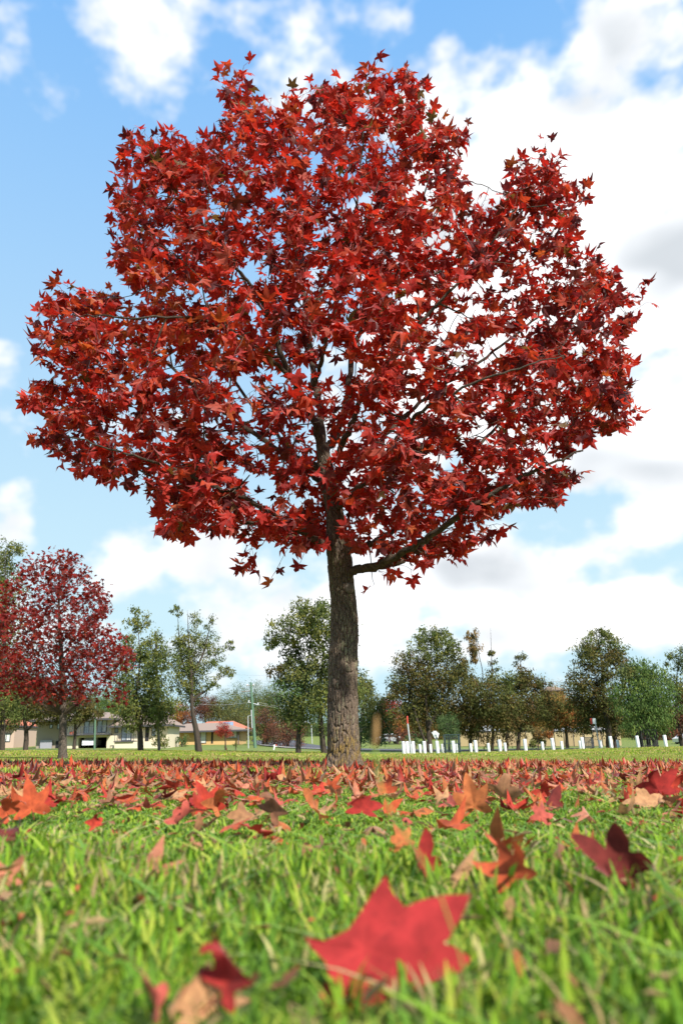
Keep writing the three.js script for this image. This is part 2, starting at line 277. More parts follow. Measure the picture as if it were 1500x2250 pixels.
  // limbs: [pixel x, pixel y, offset in depth, radius in px]
  const LIMBS = [
    [[709, 990, 0, 12], [690, 930, -0.1, 11], [658, 870, -0.25, 10], [622, 790, -0.4, 8.5], [582, 670, -0.6, 6.5], [522, 590, -0.8, 4.5], [450, 500, -0.9, 2.5]],
    [[708, 985, 0, 12], [703, 902, 0.1, 11], [690, 846, 0.15, 9.5], [676, 710, 0.3, 8], [660, 600, 0.4, 6.5], [640, 450, 0.5, 4.5], [600, 300, 0.5, 2.5]],
    [[713, 990, 0, 11], [738, 960, 0.1, 10], [760, 880, 0.2, 8.5], [778, 758, 0.3, 7.5], [812, 698, 0.35, 6.5], [854, 622, 0.4, 5.2], [920, 480, 0.5, 3.5], [950, 340, 0.5, 2]],
    [[690, 846, 0.15, 7], [712, 770, -0.1, 6.5], [730, 702, -0.25, 6], [746, 630, -0.35, 5.5], [768, 540, -0.5, 4.5], [790, 400, -0.6, 3], [800, 250, -0.6, 1.6]],
    [[742, 1000, 0, 9], [772, 930, -0.3, 8], [812, 846, -0.5, 7], [848, 806, -0.6, 6], [930, 700, -0.8, 5], [1050, 570, -0.9, 3.5], [1150, 430, -0.8, 2]],
    [[716, 1030, 0, 10], [694, 1024, 0.05, 9], [618, 990, 0.15, 7.5], [526, 930, 0.3, 6.2], [450, 866, 0.4, 5], [340, 780, 0.5, 3.5], [220, 700, 0.5, 2]],
    [[738, 1205, 0, 13], [706, 1192, -0.12, 11], [650, 1158, -0.35, 9], [570, 1110, -0.6, 7], [450, 1060, -0.9, 5], [300, 1000, -1.1, 3.5], [150, 960, -1.1, 2]],
    [[650, 1158, -0.35, 7], [600, 1150, -0.2, 6], [526, 1146, 0.1, 5], [430, 1100, 0.5, 4], [300, 1030, 0.8, 2.5]],
    [[752, 1262, 0, 12.5], [785, 1252, -0.12, 12], [850, 1234, -0.3, 11], [950, 1174, -0.6, 9], [1050, 1102, -0.9, 7], [1160, 1040, -1.05, 5], [1280, 990, -1.1, 2.5]],
    [[785, 1254, -0.12, 9], [860, 1240, -0.05, 8], [930, 1200, 0.1, 6.5], [1010, 1130, 0.4, 5], [1120, 1070, 0.8, 3.2], [1220, 1040, 1.0, 2]],
    [[748, 1215, 0, 10], [790, 1205, 0.15, 9], [822, 1190, 0.25, 8.5], [898, 1142, 0.5, 7.2], [970, 1070, 0.75, 6], [1080, 950, 1.0, 4.5], [1200, 830, 1.1, 2.5]],
    [[722, 1062, 0, 9], [780, 1020, 0.3, 8], [842, 960, 0.5, 6.8], [930, 880, 0.7, 5.5], [1060, 790, 0.8, 4.2], [1200, 690, 0.8, 3], [1340, 650, 0.7, 1.6]],
    [[736, 1120, 0, 9], [790, 1070, -0.4, 8], [842, 1030, -0.65, 7], [882, 950, -0.9, 5.8], [960, 880, -1.2, 4.5], [1100, 820, -1.4, 3], [1240, 780, -1.3, 1.6]],
    [[733, 1115, 0, 9], [700, 1060, 0.4, 7.5], [650, 1000, 0.75, 6], [560, 900, 1.1, 4.5], [460, 760, 1.3, 3], [380, 640, 1.2, 1.8]],
    [[640, 830, -0.33, 6.5], [560, 760, -0.7, 5.5], [440, 700, -1.1, 4.2], [300, 700, -1.3, 3], [160, 690, -1.1, 1.6]],
    [[676, 710, 0.3, 6], [720, 600, 0.8, 4.8], [750, 460, 1.1, 3.4], [740, 300, 1.0, 1.8]],
    [[854, 622, 0.4, 4.5], [960, 600, 0.3, 4], [1080, 520, 0.2, 3.2], [1170, 440, 0.1, 2.5], [1210, 350, 0, 1.4]],
    [[600, 720, -0.5, 5], [500, 560, -0.2, 4], [400, 440, 0, 3], [320, 340, 0, 1.6]],
  ];
  const nodes = []; const addNode = (p, r) => nodes.push({ p, r });
  for (const l of LIMBS) {
    const n = l.length * 7, pts = smooth(l.map(([x, y, dz]) => P(x, y, TD + dz)), n), rs = taper(l.map(([, , dz, r]) => r * 0.78 * (TD + dz) / F / 0.96), n);
    for (let k = 2; k < pts.length - 1; k++) { pts[k].add(rvec().multiplyScalar(0.012)); }
    const b = new Bag(); tube(b, pts.map(L), rs, 12, 0.25); part('limb', b.geo(), limbMat, tree); pts.forEach((p, k) => k > n * 0.28 && addNode(p, rs[k]));
  }
  const OUT = [[515, 122], [545, 130], [560, 190], [610, 190], [650, 210], [680, 170], [720, 180], [760, 140], [800, 165], [835, 125], [860, 170], [905, 130], [945, 165], [950, 240], [1010, 250], [1035, 290], [1030, 340], [1025, 400], [1035, 450], [1085, 455], [1110, 420], [1115, 370], [1150, 345], [1185, 320], [1190, 300], [1225, 310], [1240, 370], [1285, 380], [1295, 440], [1270, 480], [1310, 540], [1340, 570], [1365, 600], [1415, 610], [1430, 660], [1415, 720], [1370, 760], [1380, 800], [1375, 850], [1400, 900], [1360, 930], [1300, 950], [1305, 985], [1310, 1030], [1280, 1055], [1235, 1095], [1190, 1090], [1130, 1115], [1090, 1150], [1050, 1178], [1000, 1203], [950, 1222], [900, 1230], [850, 1222], [800, 1205], [760, 1190], [690, 1190], [640, 1195], [600, 1198], [560, 1185], [480, 1162], [400, 1168], [355, 1165], [345, 1095], [300, 1055], [240, 1060], [190, 1035], [120, 1015], [105, 990], [50, 980], [28, 965], [40, 940], [80, 920], [50, 870], [75, 830], [100, 800], [65, 740], [75, 700], [70, 650], [90, 620], [70, 590], [80, 565], [130, 575], [125, 620], [180, 630], [230, 630], [260, 660], [310, 640], [280, 600], [250, 580], [240, 520], [245, 430], [270, 370], [278, 310], [290, 262], [340, 262], [350, 300], [380, 280], [380, 230], [420, 228], [420, 270], [470, 300], [490, 250], [480, 160]];
  const halfDepth = (x, y) => 1.6 * Math.sqrt(Math.max(0.05, 1 - (((x - 735) / 720) ** 2 + ((y - 730) / 640) ** 2) * 0.92));
  R = rng(11);
  const sample = (shrink) => { for (;;) { const x = rr(15, 1435), y = rr(120, 1335); if (!inPoly(OUT, 735 + (x - 735) * shrink, 730 + (y - 730) * shrink)) continue; if (y > 1205 && x > 690 && x < 800) continue; if (((x - 670) / 170) ** 2 + ((y - 930) / 190) ** 2 < 1 && R() < 0.35) continue; const hd = halfDepth(x, y) * (y > 1150 ? 0.6 : 1); return P(x, y, TD + rr(-hd, hd)); } };
  const core = P(728, 1000, TD);
  function connect(ends, r0, r1, seg, sink, spread) {
    const dist = (e) => { let d = 1e9; for (const n of nodes) d = Math.min(d, n.p.distanceToSquared(e)); return d; };
    ends.sort((a, b) => dist(a) - dist(b)); const made = [];
    for (const e of ends) {
      let best = null, bc = 1e9; const outd = e.clone().sub(core).normalize();
      for (const n of nodes) { const dx = e.x - n.p.x, dy = e.y - n.p.y, dz = e.z - n.p.z, d = Math.hypot(dx, dy, dz) + 1e-6, al = (dx * outd.x + dy * outd.y + dz * outd.z) / d, c = d * (1.7 - 0.7 * al); if (c < bc) { bc = c; best = n; } }
      const d = e.clone().sub(best.p), len = d.length(), mid = best.p.clone().addScaledVector(d, 0.5).add(rvec().multiplyScalar(0.09 * len)).add(V(0, -0.05 * len, 0));
      const n = Math.max(4, Math.round(len / 0.07)), pts = smooth([best.p, mid, e], n), ra = Math.min(best.r * 0.8, r0);
      for (let k = 1; k < pts.length; k++) pts[k].add(rvec().multiplyScalar(0.006));
      const rs = pts.map((_, k) => lerp(ra, r1, k / n)); sink(pts, rs); pts.forEach((p, k) => k && made.push({ p, r: rs[k] }));
      if (spread) pts.forEach((p, k) => k && nodes.push({ p, r: rs[k] }));
    }
    return made;
  }
  const mids = []; for (let k = 0; k < 4000 && mids.length < 130; k++) { const p = sample(1.12); if (mids.every((m) => m.distanceTo(p) > 0.42)) mids.push(p); }
  connect(mids, 0.012, 0.004, 6, (pts, rs) => { const b = new Bag(); tube(b, pts.map(L), rs, 6); part('branch', b.geo(), limbMat, tree); }, true);
  const twb = new Bag(), ends = []; for (let k = 0; k < 2150; k++) ends.push(sample(1.01));
  for (const [x, y] of [[553, 1205], [605, 1255], [560, 1245], [665, 1225], [640, 1190], [398, 1165], [368, 1160], [860, 1245], [905, 1250], [940, 1230], [822, 1285], [985, 1215], [1012, 1195], [1070, 1172], [1090, 1150], [835, 1255], [700, 1185], [530, 1230]]) ends.push(P(x, y, TD + rr(-0.7, 0.2)));
  const spots = [];
  connect(ends, 0.0045, 0.0016, 4, (pts, rs) => {
    tube(twb, pts.map(L), rs, 4); const n = pts.length - 1, dir = pts[n].clone().sub(pts[n - 1]).normalize(); const low = pts[n].y - foot.y < 1.58 && Math.abs(pts[n].x) < 1.3, m = low ? 2 : 5 + Math.floor(R() * 2.9);
    for (let k = 0; k < m; k++) { const t = k === 0 ? 1 : Math.max(0, 1 - Math.abs(gauss()) * 1.1), i = Math.min(n - 1, Math.floor(t * n)); spots.push([pts[i].clone().lerp(pts[i + 1], t * n - i), dir]); }
  }, true);
  part('twigs', twb.geo(), twigMat, tree).userData.kind = 'stuff';
  const made = [], eye = camera.position;
  for (const [p, dir] of spots) {
    const s = rr(0.052, 0.092), out = dir.clone().multiplyScalar(0.35).add(rvec().multiplyScalar(1.0)).add(V(0, -0.62, 0)).normalize();
    const up = V(0, 1, 0).add(rvec().multiplyScalar(0.75)); const m = basis(out, up.cross(out).length() > 0.05 ? V(0, 1, 0).add(rvec().multiplyScalar(0.75)) : V(1, 0, 0)); m.scale(V(s, s, s * (R() < 0.5 ? 1 : -1) * rr(0.6, 1.6)));
    m.setPosition(p); const q = P(0, 0, 1); q.copy(p).project(camera); const sx = (q.x * 0.5 + 0.5) * 1500, sy = (0.5 - q.y * 0.5) * 2250;
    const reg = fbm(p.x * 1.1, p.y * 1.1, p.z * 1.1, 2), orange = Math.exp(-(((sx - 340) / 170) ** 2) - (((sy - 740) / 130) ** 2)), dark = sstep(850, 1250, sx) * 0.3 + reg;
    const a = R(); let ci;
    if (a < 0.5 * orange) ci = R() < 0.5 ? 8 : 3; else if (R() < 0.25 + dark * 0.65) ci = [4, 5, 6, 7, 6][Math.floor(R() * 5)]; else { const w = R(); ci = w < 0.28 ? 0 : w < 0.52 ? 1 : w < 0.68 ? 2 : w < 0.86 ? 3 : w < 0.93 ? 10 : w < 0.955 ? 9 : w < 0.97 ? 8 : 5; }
    const tip = p.clone().addScaledVector(out, s), nrm = V(m.elements[8], m.elements[9], m.elements[10]).normalize(), view = tip.clone().sub(eye), d = view.length();
    made.push({ m, ci, g: Math.floor(R() * LEAVES.length), big: s * s * Math.abs(nrm.dot(view)) / d / (d * d) });
  }
  made.sort((a, b) => b.big - a.big);
  const bagL = new Bag(), toLocal = new THREE.Matrix4().makeTranslation(-foot.x, -foot.y, -foot.z);
  made.forEach((l, k) => {
    const m = toLocal.clone().multiply(l.m);
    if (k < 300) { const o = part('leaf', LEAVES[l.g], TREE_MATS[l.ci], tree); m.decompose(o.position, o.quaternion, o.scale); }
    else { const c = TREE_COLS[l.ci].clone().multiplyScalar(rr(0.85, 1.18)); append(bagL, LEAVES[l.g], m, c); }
  });
  const f = part('foliage', bagL.geo(), leafMat(null, true), tree); f.userData.kind = 'stuff'; f.userData.label = 'dense red, maroon and orange star-shaped leaves';
  console.log('main tree', made.length, 'leaves', bagL.i.length / 3);
}

// ---------------------------------------------------------------- the smaller sweetgum further off
{
  R = rng(23);
  const D = 20, foot = G(138, D, 1668), tree = thing('sweetgum_tree', 'smaller red-leaved sweetgum tree in front of the two-storey house', 'tree', foot), L = (v) => v.clone().sub(foot);
  const mpp = D / F / 0.96, poly = [[130, 1215], [95, 1222], [62, 1232], [50, 1255], [10, 1290], [-30, 1330], [-40, 1400], [-30, 1480], [-5, 1520], [40, 1530], [60, 1548], [110, 1538], [150, 1540], [205, 1532], [225, 1520], [230, 1545], [262, 1545], [282, 1530], [240, 1510], [255, 1480], [285, 1460], [294, 1430], [262, 1400], [248, 1375], [215, 1370], [238, 1345], [243, 1310], [225, 1290], [190, 1270], [185, 1235], [160, 1222]];
  const tp = smooth([P(138, 1672, D), P(138, 1640, D), P(139, 1580, D), P(138, 1500, D), P(134, 1420, D), P(130, 1330, D), P(132, 1240, D)], 40), tr = taper([10, 8.2, 7.2, 6, 4.5, 2.5, 0.8].map((x) => x * mpp), 40);
  const tb = new Bag(); tube(tb, tp.map(L), tr, 14, 0.2); part('trunk', tb.geo(), new THREE.MeshStandardMaterial({ color: C(.19, .155, .125), map: barkTex, bumpMap: rep(barkBump, 3, 2), bumpScale: 0.008, roughness: 0.95, side: THREE.DoubleSide }), tree);
  const hd = (x, y) => 1.35 * Math.sqrt(Math.max(0.06, 1 - (((x - 125) / 180) ** 2 + ((y - 1400) / 190) ** 2) * 0.9));
  const bagL = new Bag(), tw = new Bag(); let made = 0;
  for (let k = 0; k < 720; k++) {
    const x = rr(-45, 300), y = rr(1212, 1565); if (!inPoly(poly, x, y)) { k--; continue; }
    const h = hd(x, y), e = P(x, y, D + rr(-h, h)); let t = clamp((1640 - (y + Math.abs(x - 135) * 0.55 + 25)) / 400, 0.34, 0.97); const a = tp[Math.round(t * 40)];
    const mid = a.clone().lerp(e, 0.5).add(V(0, -0.12, 0)).add(rvec().multiplyScalar(0.07)); if (k % 4 === 0) { const pts = smooth([a, mid, e], 6); tube(tw, pts.map(L), taper([0.010, 0.004, 0.002], 6), 4); }
    const dirk = fbm(e.x, e.y, e.z, 2);
    for (let q = 0; q < 9; q++) {
      const s = rr(0.062, 0.09), out = rvec().add(V(0, -0.3, 0)).normalize(), m = basis(out, V(0, 1, 0).add(rvec())); m.scale(V(s, s, s)); m.setPosition(L(e).add(rvec().multiplyScalar(0.17)));
      const w = R(), c = R() < 0.28 + dirk * 0.6 ? TREE_COLS[4 + Math.floor(R() * 4)] : TREE_COLS[w < 0.4 ? 0 : w < 0.65 ? 2 : w < 0.8 ? 1 : w < 0.84 ? 10 : 3];
      append(bagL, SIMPLE[Math.floor(R() * 5)], m, c.clone().multiplyScalar(rr(0.5, 0.85))); made++;
    }
  }
  part('twigs', tw.geo(), twigMat, tree).userData.kind = 'stuff'; const cr = part('crown', bagL.geo(), leafMat(null, true), tree); cr.userData.kind = 'stuff';
}

// ---------------------------------------------------------------- fallen leaves
const FALL_COLS = [[.62, .12, .045], [.56, .06, .035], [.62, .20, .07], [.64, .36, .18], [.42, .035, .03], [.22, .035, .03], [.46, .24, .12], [.66, .27, .17], [.60, .13, .10], [.32, .15, .085]].map((c) => C(...c));
const dryMat = (c, vc) => new THREE.MeshPhysicalMaterial({ color: c ?? C(1, 1, 1), map: veinTex, vertexColors: !!vc, roughness: 0.95, side: THREE.DoubleSide, transmission: 0.3, thickness: 0, specularIntensity: 0.4 });
const FALL_MATS = FALL_COLS.map((c) => dryMat(c));
const FLAT = []; for (let k = 0; k < 8; k++) FLAT.push(leafGeo(500 + k, { rings: 1, cup: 0.5, fold: 0.5, wave: 0.3, tipCurl: 0.5, roll: 1.3, stalk: 0 }));
const DRY = []; for (let k = 0; k < 12; k++) DRY.push(leafGeo(300 + k, { rings: 2, cup: 0.5, fold: 0.5, wave: 0.3, tipCurl: 0.6, roll: 1.5, stalk: k % 3 ? 0.7 : 0 }).translate(0, k % 3 ? -0.7 : 0, 0));
const CURLED = []; for (let k = 0; k < 12; k++) CURLED.push(leafGeo(400 + k, { rings: 5, cup: 0.3, fold: 0.35, wave: 0.22, tipCurl: 0.5, roll: 1.9, stalk: k % 3 ? 0.6 : 0 }).translate(0, k % 3 ? -0.6 : 0, 0));
function fallen(px, py, w, ci, g, turn, tilt, label, lift = 0.03, geo) {       // a leaf of w pixels seen at a pixel, lying where that sight line nears the lawn
  let D = 0.5; for (let k = 0; k < 400; k++) { const p = P(px, py, D); if (p.y - groundY(p.x, p.z) < lift) break; D *= 1.01; }
  const p = P(px, py, D), s = w * D / F / 1.75, o = single('fallen_leaf', geo ?? CURLED[g], FALL_MATS[ci], label, 'leaf', 'large fallen leaves in the near grass');
  o.position.copy(p); o.rotation.set(tilt[0], turn, tilt[1], 'YXZ'); o.scale.setScalar(s); return o;
}
{ // the sharpest-coloured leaf right in front of the lens
  const edge = [[850, 1955], [862, 1987], [885, 2015], [920, 2003], [965, 1997], [1015, 2000], [995, 2035], [965, 2075], [952, 2083], [980, 2092], [1003, 2112], [985, 2130], [930, 2145], [870, 2165], [820, 2180], [770, 2203], [730, 2200], [703, 2175], [712, 2155], [730, 2130], [722, 2105], [700, 2085], [682, 2062], [715, 2072], [745, 2062], [770, 2050], [800, 2015], [830, 1975]].map(([x, y]) => [Math.atan2(x - 800, 2085 - y), Math.hypot(x - 800, y - 2085) / 222]);
  const geo = leafGeo(5, { outline: edge, rings: 9, cup: 0.5, fold: 0.3, wave: 0.17, tipCurl: 0.8, stalk: 0 });
  const o = single('fallen_leaf', geo, dryMat(C(.56, .045, .05)), 'large pinkish red leaf propped up in the grass closest to the lens', 'leaf', 'large fallen leaves in the near grass');
  const D = 0.56; o.position.copy(P(800, 2085, D)); o.scale.setScalar(222 * D / F); o.rotation.set(-0.3, 0.05, 0.0, 'YXZ');
}
[[455, 2215, 240, 3, 0, 0.4, [-0.9, 0.2], 'pale orange leaf cut off by the bottom edge, left of the big red leaf', 0.02], [345, 2210, 180, 8, 3, 1.4, [-0.3, 0.9], 'upright pinkish curled leaf at the bottom edge of the picture', 0.035], [490, 2155, 200, 4, 5, -0.6, [-0.6, -0.4], 'dark red rolled leaf lying behind the pale orange leaf at the bottom', 0.035],
  [1355, 1915, 190, 5, 1, 0.3, [-0.5, -0.35], 'big dark maroon leaf in the grass near the right edge', 0.04], [1125, 1920, 150, 0, 2, -0.5, [-0.3, 0.5], 'bright orange curled leaf in the grass between the big red and the maroon leaf', 0.035], [1232, 1870, 90, 9, 4, 1.0, [-0.2, 0.7], 'brown shrivelled leaf with pale tip next to the maroon leaf', 0.04],
  [935, 1905, 130, 4, 7, 0.9, [-0.2, -0.5], 'dark red folded leaf just behind the big red leaf', 0.035], [885, 1850, 80, 2, 8, 0.2, [-0.4, 0.3], 'small orange crumpled leaf above the dark red folded leaf', 0.04], [395, 1805, 105, 8, 9, -1.2, [-0.9, 0.3], 'greyish pink rolled leaf on the grass at left of centre', 0.025],
  [455, 1770, 110, 1, 10, 0.5, [-0.4, 0.2], 'red leaf beside an orange one, left of centre', 0.03], [480, 1765, 100, 2, 1, 1.2, [0.0, 0.5], 'upright orange leaf standing among red ones, left of centre', 0.035], [535, 1800, 90, 6, 3, 0.2, [-1.0, 0.1], 'tan rolled leaf next to the brown leaf, left of centre', 0.025], [595, 1780, 110, 9, 5, -0.4, [-0.4, -0.6], 'brown stiff leaf tilted against the tan rolled one', 0.04],
  [210, 1815, 60, 1, 6, 0.7, [-0.8, 0.2], 'small scarlet leaf alone in the grass at left', 0.03], [20, 1843, 110, 5, 9, 0.1, [-1.0, 0.2], 'purplish brown leaf cut off by the left edge', 0.03], [15, 1935, 100, 7, 2, 0.9, [-0.6, 0.2], 'blurred salmon leaf low at the left edge', 0.03], [705, 1785, 110, 2, 7, 1.7, [-0.7, 0.1], 'orange-brown leaf with red stalk in the middle of the near grass', 0.03], [795, 1780, 100, 4, 0, 0.3, [-0.5, -0.3], 'dark red leaf right of the orange-brown leaf with stalk', 0.035],
  [1040, 1770, 120, 2, 10, -0.3, [-0.1, 0.2], 'upright orange star leaf right of centre', 0.035], [1195, 1745, 70, 1, 1, 0.8, [-0.1, 0.4], 'upright bright red leaf tip standing in the grass at right', 0.04], [1430, 1765, 120, 3, 4, 0.2, [-1.1, 0.1], 'cream underside of a leaf lying flat near the right edge', 0.025], [1445, 1735, 110, 4, 11, -0.5, [-0.3, 0.3], 'dark red leaf leaning over the cream one near the right edge', 0.05], [1190, 1795, 80, 8, 8, 0.4, [-0.4, -0.5], 'pink and red folded leaf in the grass right of centre', 0.03],
  [1110, 1755, 110, 6, 6, 2.0, [-0.8, 0.3], 'tan and brown leaf behind the orange star leaf', 0.03], [845, 1740, 90, 0, 9, 0.2, [-0.9, 0.2], 'flat orange-red leaf in front of the trunk', 0.03], [70, 1775, 120, 0, 10, 0.3, [-0.3, 0.2], 'large orange-red leaf near the left edge', 0.035], [20, 1785, 90, 0, 1, 1.1, [-0.2, 0.5], 'orange leaf partly hidden at the left edge', 0.035], [430, 1865, 60, 7, 3, 0.5, [-0.8, 0.2], 'small dull pink leaf sunk in the grass at left', 0.02], [690, 1885, 110, 9, 9, -0.7, [-0.9, 0.3], 'brown leaf half buried in grass at centre', 0.02], [1480, 1735, 80, 1, 2, 0.7, [-0.2, 0.3], 'red curled leaf at the right edge', 0.04],
].forEach((a) => fallen(...a));
{
  R = rng(41); const all = [];
  const dens = (x, z) => { const D = -z, r = Math.hypot(x - 0.05, D - 6.0), e = fbm(x * 0.9, 1, z * 0.9, 3); let d = sstep(3.9, 2.3, r + 1.5 * e) * (0.6 + 0.5 * e) * sstep(8.4, 5.4, D) * sstep(2.2, 3.2, D + 0.5 * e - 0.10 * Math.abs(x)); d = Math.max(d, 0.62 * sstep(0.9, 2.9, D + 2.6 * e) * sstep(6.0, 3.6, r), 0.07 * sstep(0.8, 1.0, D) * sstep(7, 4, r), 0.02 * sstep(6.5, 4.5, r)); return d; };
  for (let k = 0; k < 60000 && all.length < 10000; k++) {
    const D = rr(0.75, 10), x = rr(-4.8, 4.8); if (Math.abs(x) > 0.46 * D + 0.9 || R() > dens(x, -D)) continue; if (Math.hypot(x, D - 6) < 0.16) continue;
    const thick = dens(x, -D), y = groundY(x, -D) + rr(0.010, 0.024 + 0.008 * thick), s = rr(0.032, 0.056), tilt = (R() < 0.2 ? 0.8 : 0.35) * (D > 3 ? 0.6 : 1);
    const o = new THREE.Object3D(); o.position.set(x, y, -D); o.rotation.set(-Math.PI / 2 + gauss() * tilt, gauss() * tilt, rr(0, 6.28)); o.scale.set(s, s, s * (R() < 0.6 ? -1 : 1)); o.updateMatrix();
    const w = R(), ci = w < 0.22 ? 0 : w < 0.36 ? 1 : w < 0.50 ? 2 : w < 0.63 ? 3 : w < 0.71 ? 4 : w < 0.76 ? 5 : w < 0.84 ? 6 : w < 0.92 ? 7 : w < 0.97 ? 8 : 9; all.push({ o, ci, D, g: Math.floor(R() * 12) });
  }
  const view = all.filter((l) => Math.abs(l.o.position.x) < 0.44 * l.D).sort((a, b) => a.D - b.D), near = new Set(view.slice(0, 270)), bag = new Bag();
  for (const l of all) {
    if (near.has(l)) { const m = single('fallen_leaf', DRY[l.g], FALL_MATS[l.ci], `small ${['orange-red', 'scarlet', 'orange', 'cream', 'dark red', 'maroon', 'tan', 'salmon', 'pink', 'brown'][l.ci]} fallen leaf on the near grass ${['left of', 'in line with', 'right of'][l.o.position.x < -0.14 * l.D ? 0 : l.o.position.x < 0.14 * l.D ? 1 : 2]} the big trunk`, 'leaf', `small ${['orange-red', 'scarlet', 'orange', 'cream', 'dark red', 'maroon', 'tan', 'salmon', 'pink', 'brown'][l.ci]} fallen leaves ${['left of', 'in line with', 'right of'][l.o.position.x < -0.14 * l.D ? 0 : l.o.position.x < 0.14 * l.D ? 1 : 2]} the trunk`); m.position.copy(l.o.position); m.quaternion.copy(l.o.quaternion); m.scale.copy(l.o.scale); }
    else append(bag, l.D > 3.2 ? FLAT[l.g % 8] : DRY[l.g], l.o.matrix, FALL_COLS[l.ci].clone().multiplyScalar(rr(0.75, 1.1)));
  }
  single('leaf_litter', bag.geo(), dryMat(null, true), 'carpet of red and orange fallen leaves spread round the big trunk', 'leaf litter', null, 'stuff');
  console.log('fallen', all.length, view.length);
}

// ---------------------------------------------------------------- grass blades
{
  R = rng(59);
  const tuft = (n, hMin, hMax, wid, spread) => {
    const b = new Bag();
    for (let k = 0; k < n; k++) {
      const a = rr(0, 6.28), lean = rr(0.15, 1.25), h = rr(hMin, hMax), w = wid * rr(0.7, 1.2), x0 = gauss() * spread, z0 = gauss() * spread, dx = Math.cos(a), dz = Math.sin(a), sx = -dz, sz = dx; let prev = null;
      for (let q = 0; q <= 4; q++) {
        const t = q / 4, bend = lean * h * t * t, y = h * t * (1 - 0.25 * lean * t), ww = w * 0.5 * (q === 4 ? 0.06 : Math.sqrt(1 - t * 0.75)), cx = x0 + dx * bend, cz = z0 + dz * bend;
        const row = [b.v(cx - sx * ww, y, cz - sz * ww, 0, t), b.v(cx + sx * ww, y, cz + sz * ww, 1, t)]; if (prev) { b.t(prev[0], prev[1], row[1]); b.t(prev[0], row[1], row[0]); } prev = row;
      }
    }
    return b.geo();
  };
  const mat = new THREE.MeshPhysicalMaterial({ color: C(1, 1, 1), roughness: 0.85, side: THREE.DoubleSide, transmission: 0.4, thickness: 0, specularIntensity: 0.35 });
  const greens = [[.17, .31, .014], [.22, .36, .018], [.31, .42, .028], [.11, .23, .014], [.38, .43, .05], [.15, .29, .03]].map((c) => C(...c)), straws = [[.52, .44, .18], [.46, .36, .14], [.38, .26, .12]].map((c) => C(...c));
  const sets = [
    { t: [tuft(7, 0.014, 0.050, 0.0042, 0.016)], a: 0.14, b: 1.0, n: 6000, straw: 0.16 },
    { t: [tuft(7, 0.016, 0.058, 0.0044, 0.016), tuft(8, 0.010, 0.036, 0.0036, 0.020), tuft(4, 0.035, 0.085, 0.0058, 0.014)], a: 0.16, b: 3.2, n: 52000, straw: 0.12 },
    { t: [tuft(9, 0.012, 0.036, 0.0044, 0.025), tuft(8, 0.014, 0.044, 0.0042, 0.03)], a: 2.8, b: 10, n: 70000, straw: 0.22 },
    { t: [tuft(12, 0.02, 0.05, 0.010, 0.09)], a: 9, b: 34, n: 60000, straw: 0.34 },
    { t: [tuft(12, 0.03, 0.06, 0.03, 0.3)], a: 30, b: 76, n: 50000, straw: 0.34 },
  ];
  for (const s of sets) s.t.forEach((geo, gi) => {
    const n = Math.floor(s.n / s.t.length * (s.t.length === 3 ? [1.2, 1.35, 0.45][gi] : 1)), im = new THREE.InstancedMesh(geo, mat, n), o = new THREE.Object3D(), far = s.b > 40; let k = 0;
    for (let tries = 0; k < n && tries < n * 6; tries++) {
      const D = Math.sqrt(rr(s.a * s.a, s.b * s.b)), x = rr(-1, 1) * (0.47 * s.b + 0.7); if (Math.abs(x) > 0.47 * D + 0.7) continue;
      if (far && D > 60 && x > -2) continue;
      if (Math.hypot(x, D - 6) < 0.13) continue;
      const patch = fbm(x * (far ? 0.12 : 0.8), 5, D * (far ? 0.12 : 0.8), 3), sc = rr(0.7, 1.25) * (1 + 0.6 * patch);
      o.position.set(x, groundY(x, -D) - 0.003, -D); o.rotation.set(gauss() * 0.12, rr(0, 6.28), gauss() * 0.12); const hh = s.b < 4 ? lerp(1.0, 0.5, sstep(0.6, 1.7, D)) : 1; o.scale.set(sc, sc * hh * (0.9 + 0.9 * patch), sc); o.updateMatrix(); im.setMatrixAt(k, o.matrix);
      const c = (R() < s.straw + patch * 0.35 ? straws[Math.floor(R() * 3)] : greens[Math.floor(R() * greens.length)]).clone().multiplyScalar(rr(0.8, 1.15)); if (s.b > 20) { c.r *= 1.16; c.g *= 1.06; } im.setColorAt(k, c); k++;
    }
    im.count = k; shade(im); im.name = numbered('grass'); scene.add(im); tag(im, ['thick turf right under the lens', 'blurred long green grass blades in the near foreground', 'short dense green blades in the near foreground', 'taller single grass blades in the near foreground', 'short grass between the fallen leaves', 'thin grass under the leaf carpet', 'yellowish mown grass behind the leaf carpet', 'distant mown grass on the open park'][names.grass], 'grass', null, 'stuff');
  });
}
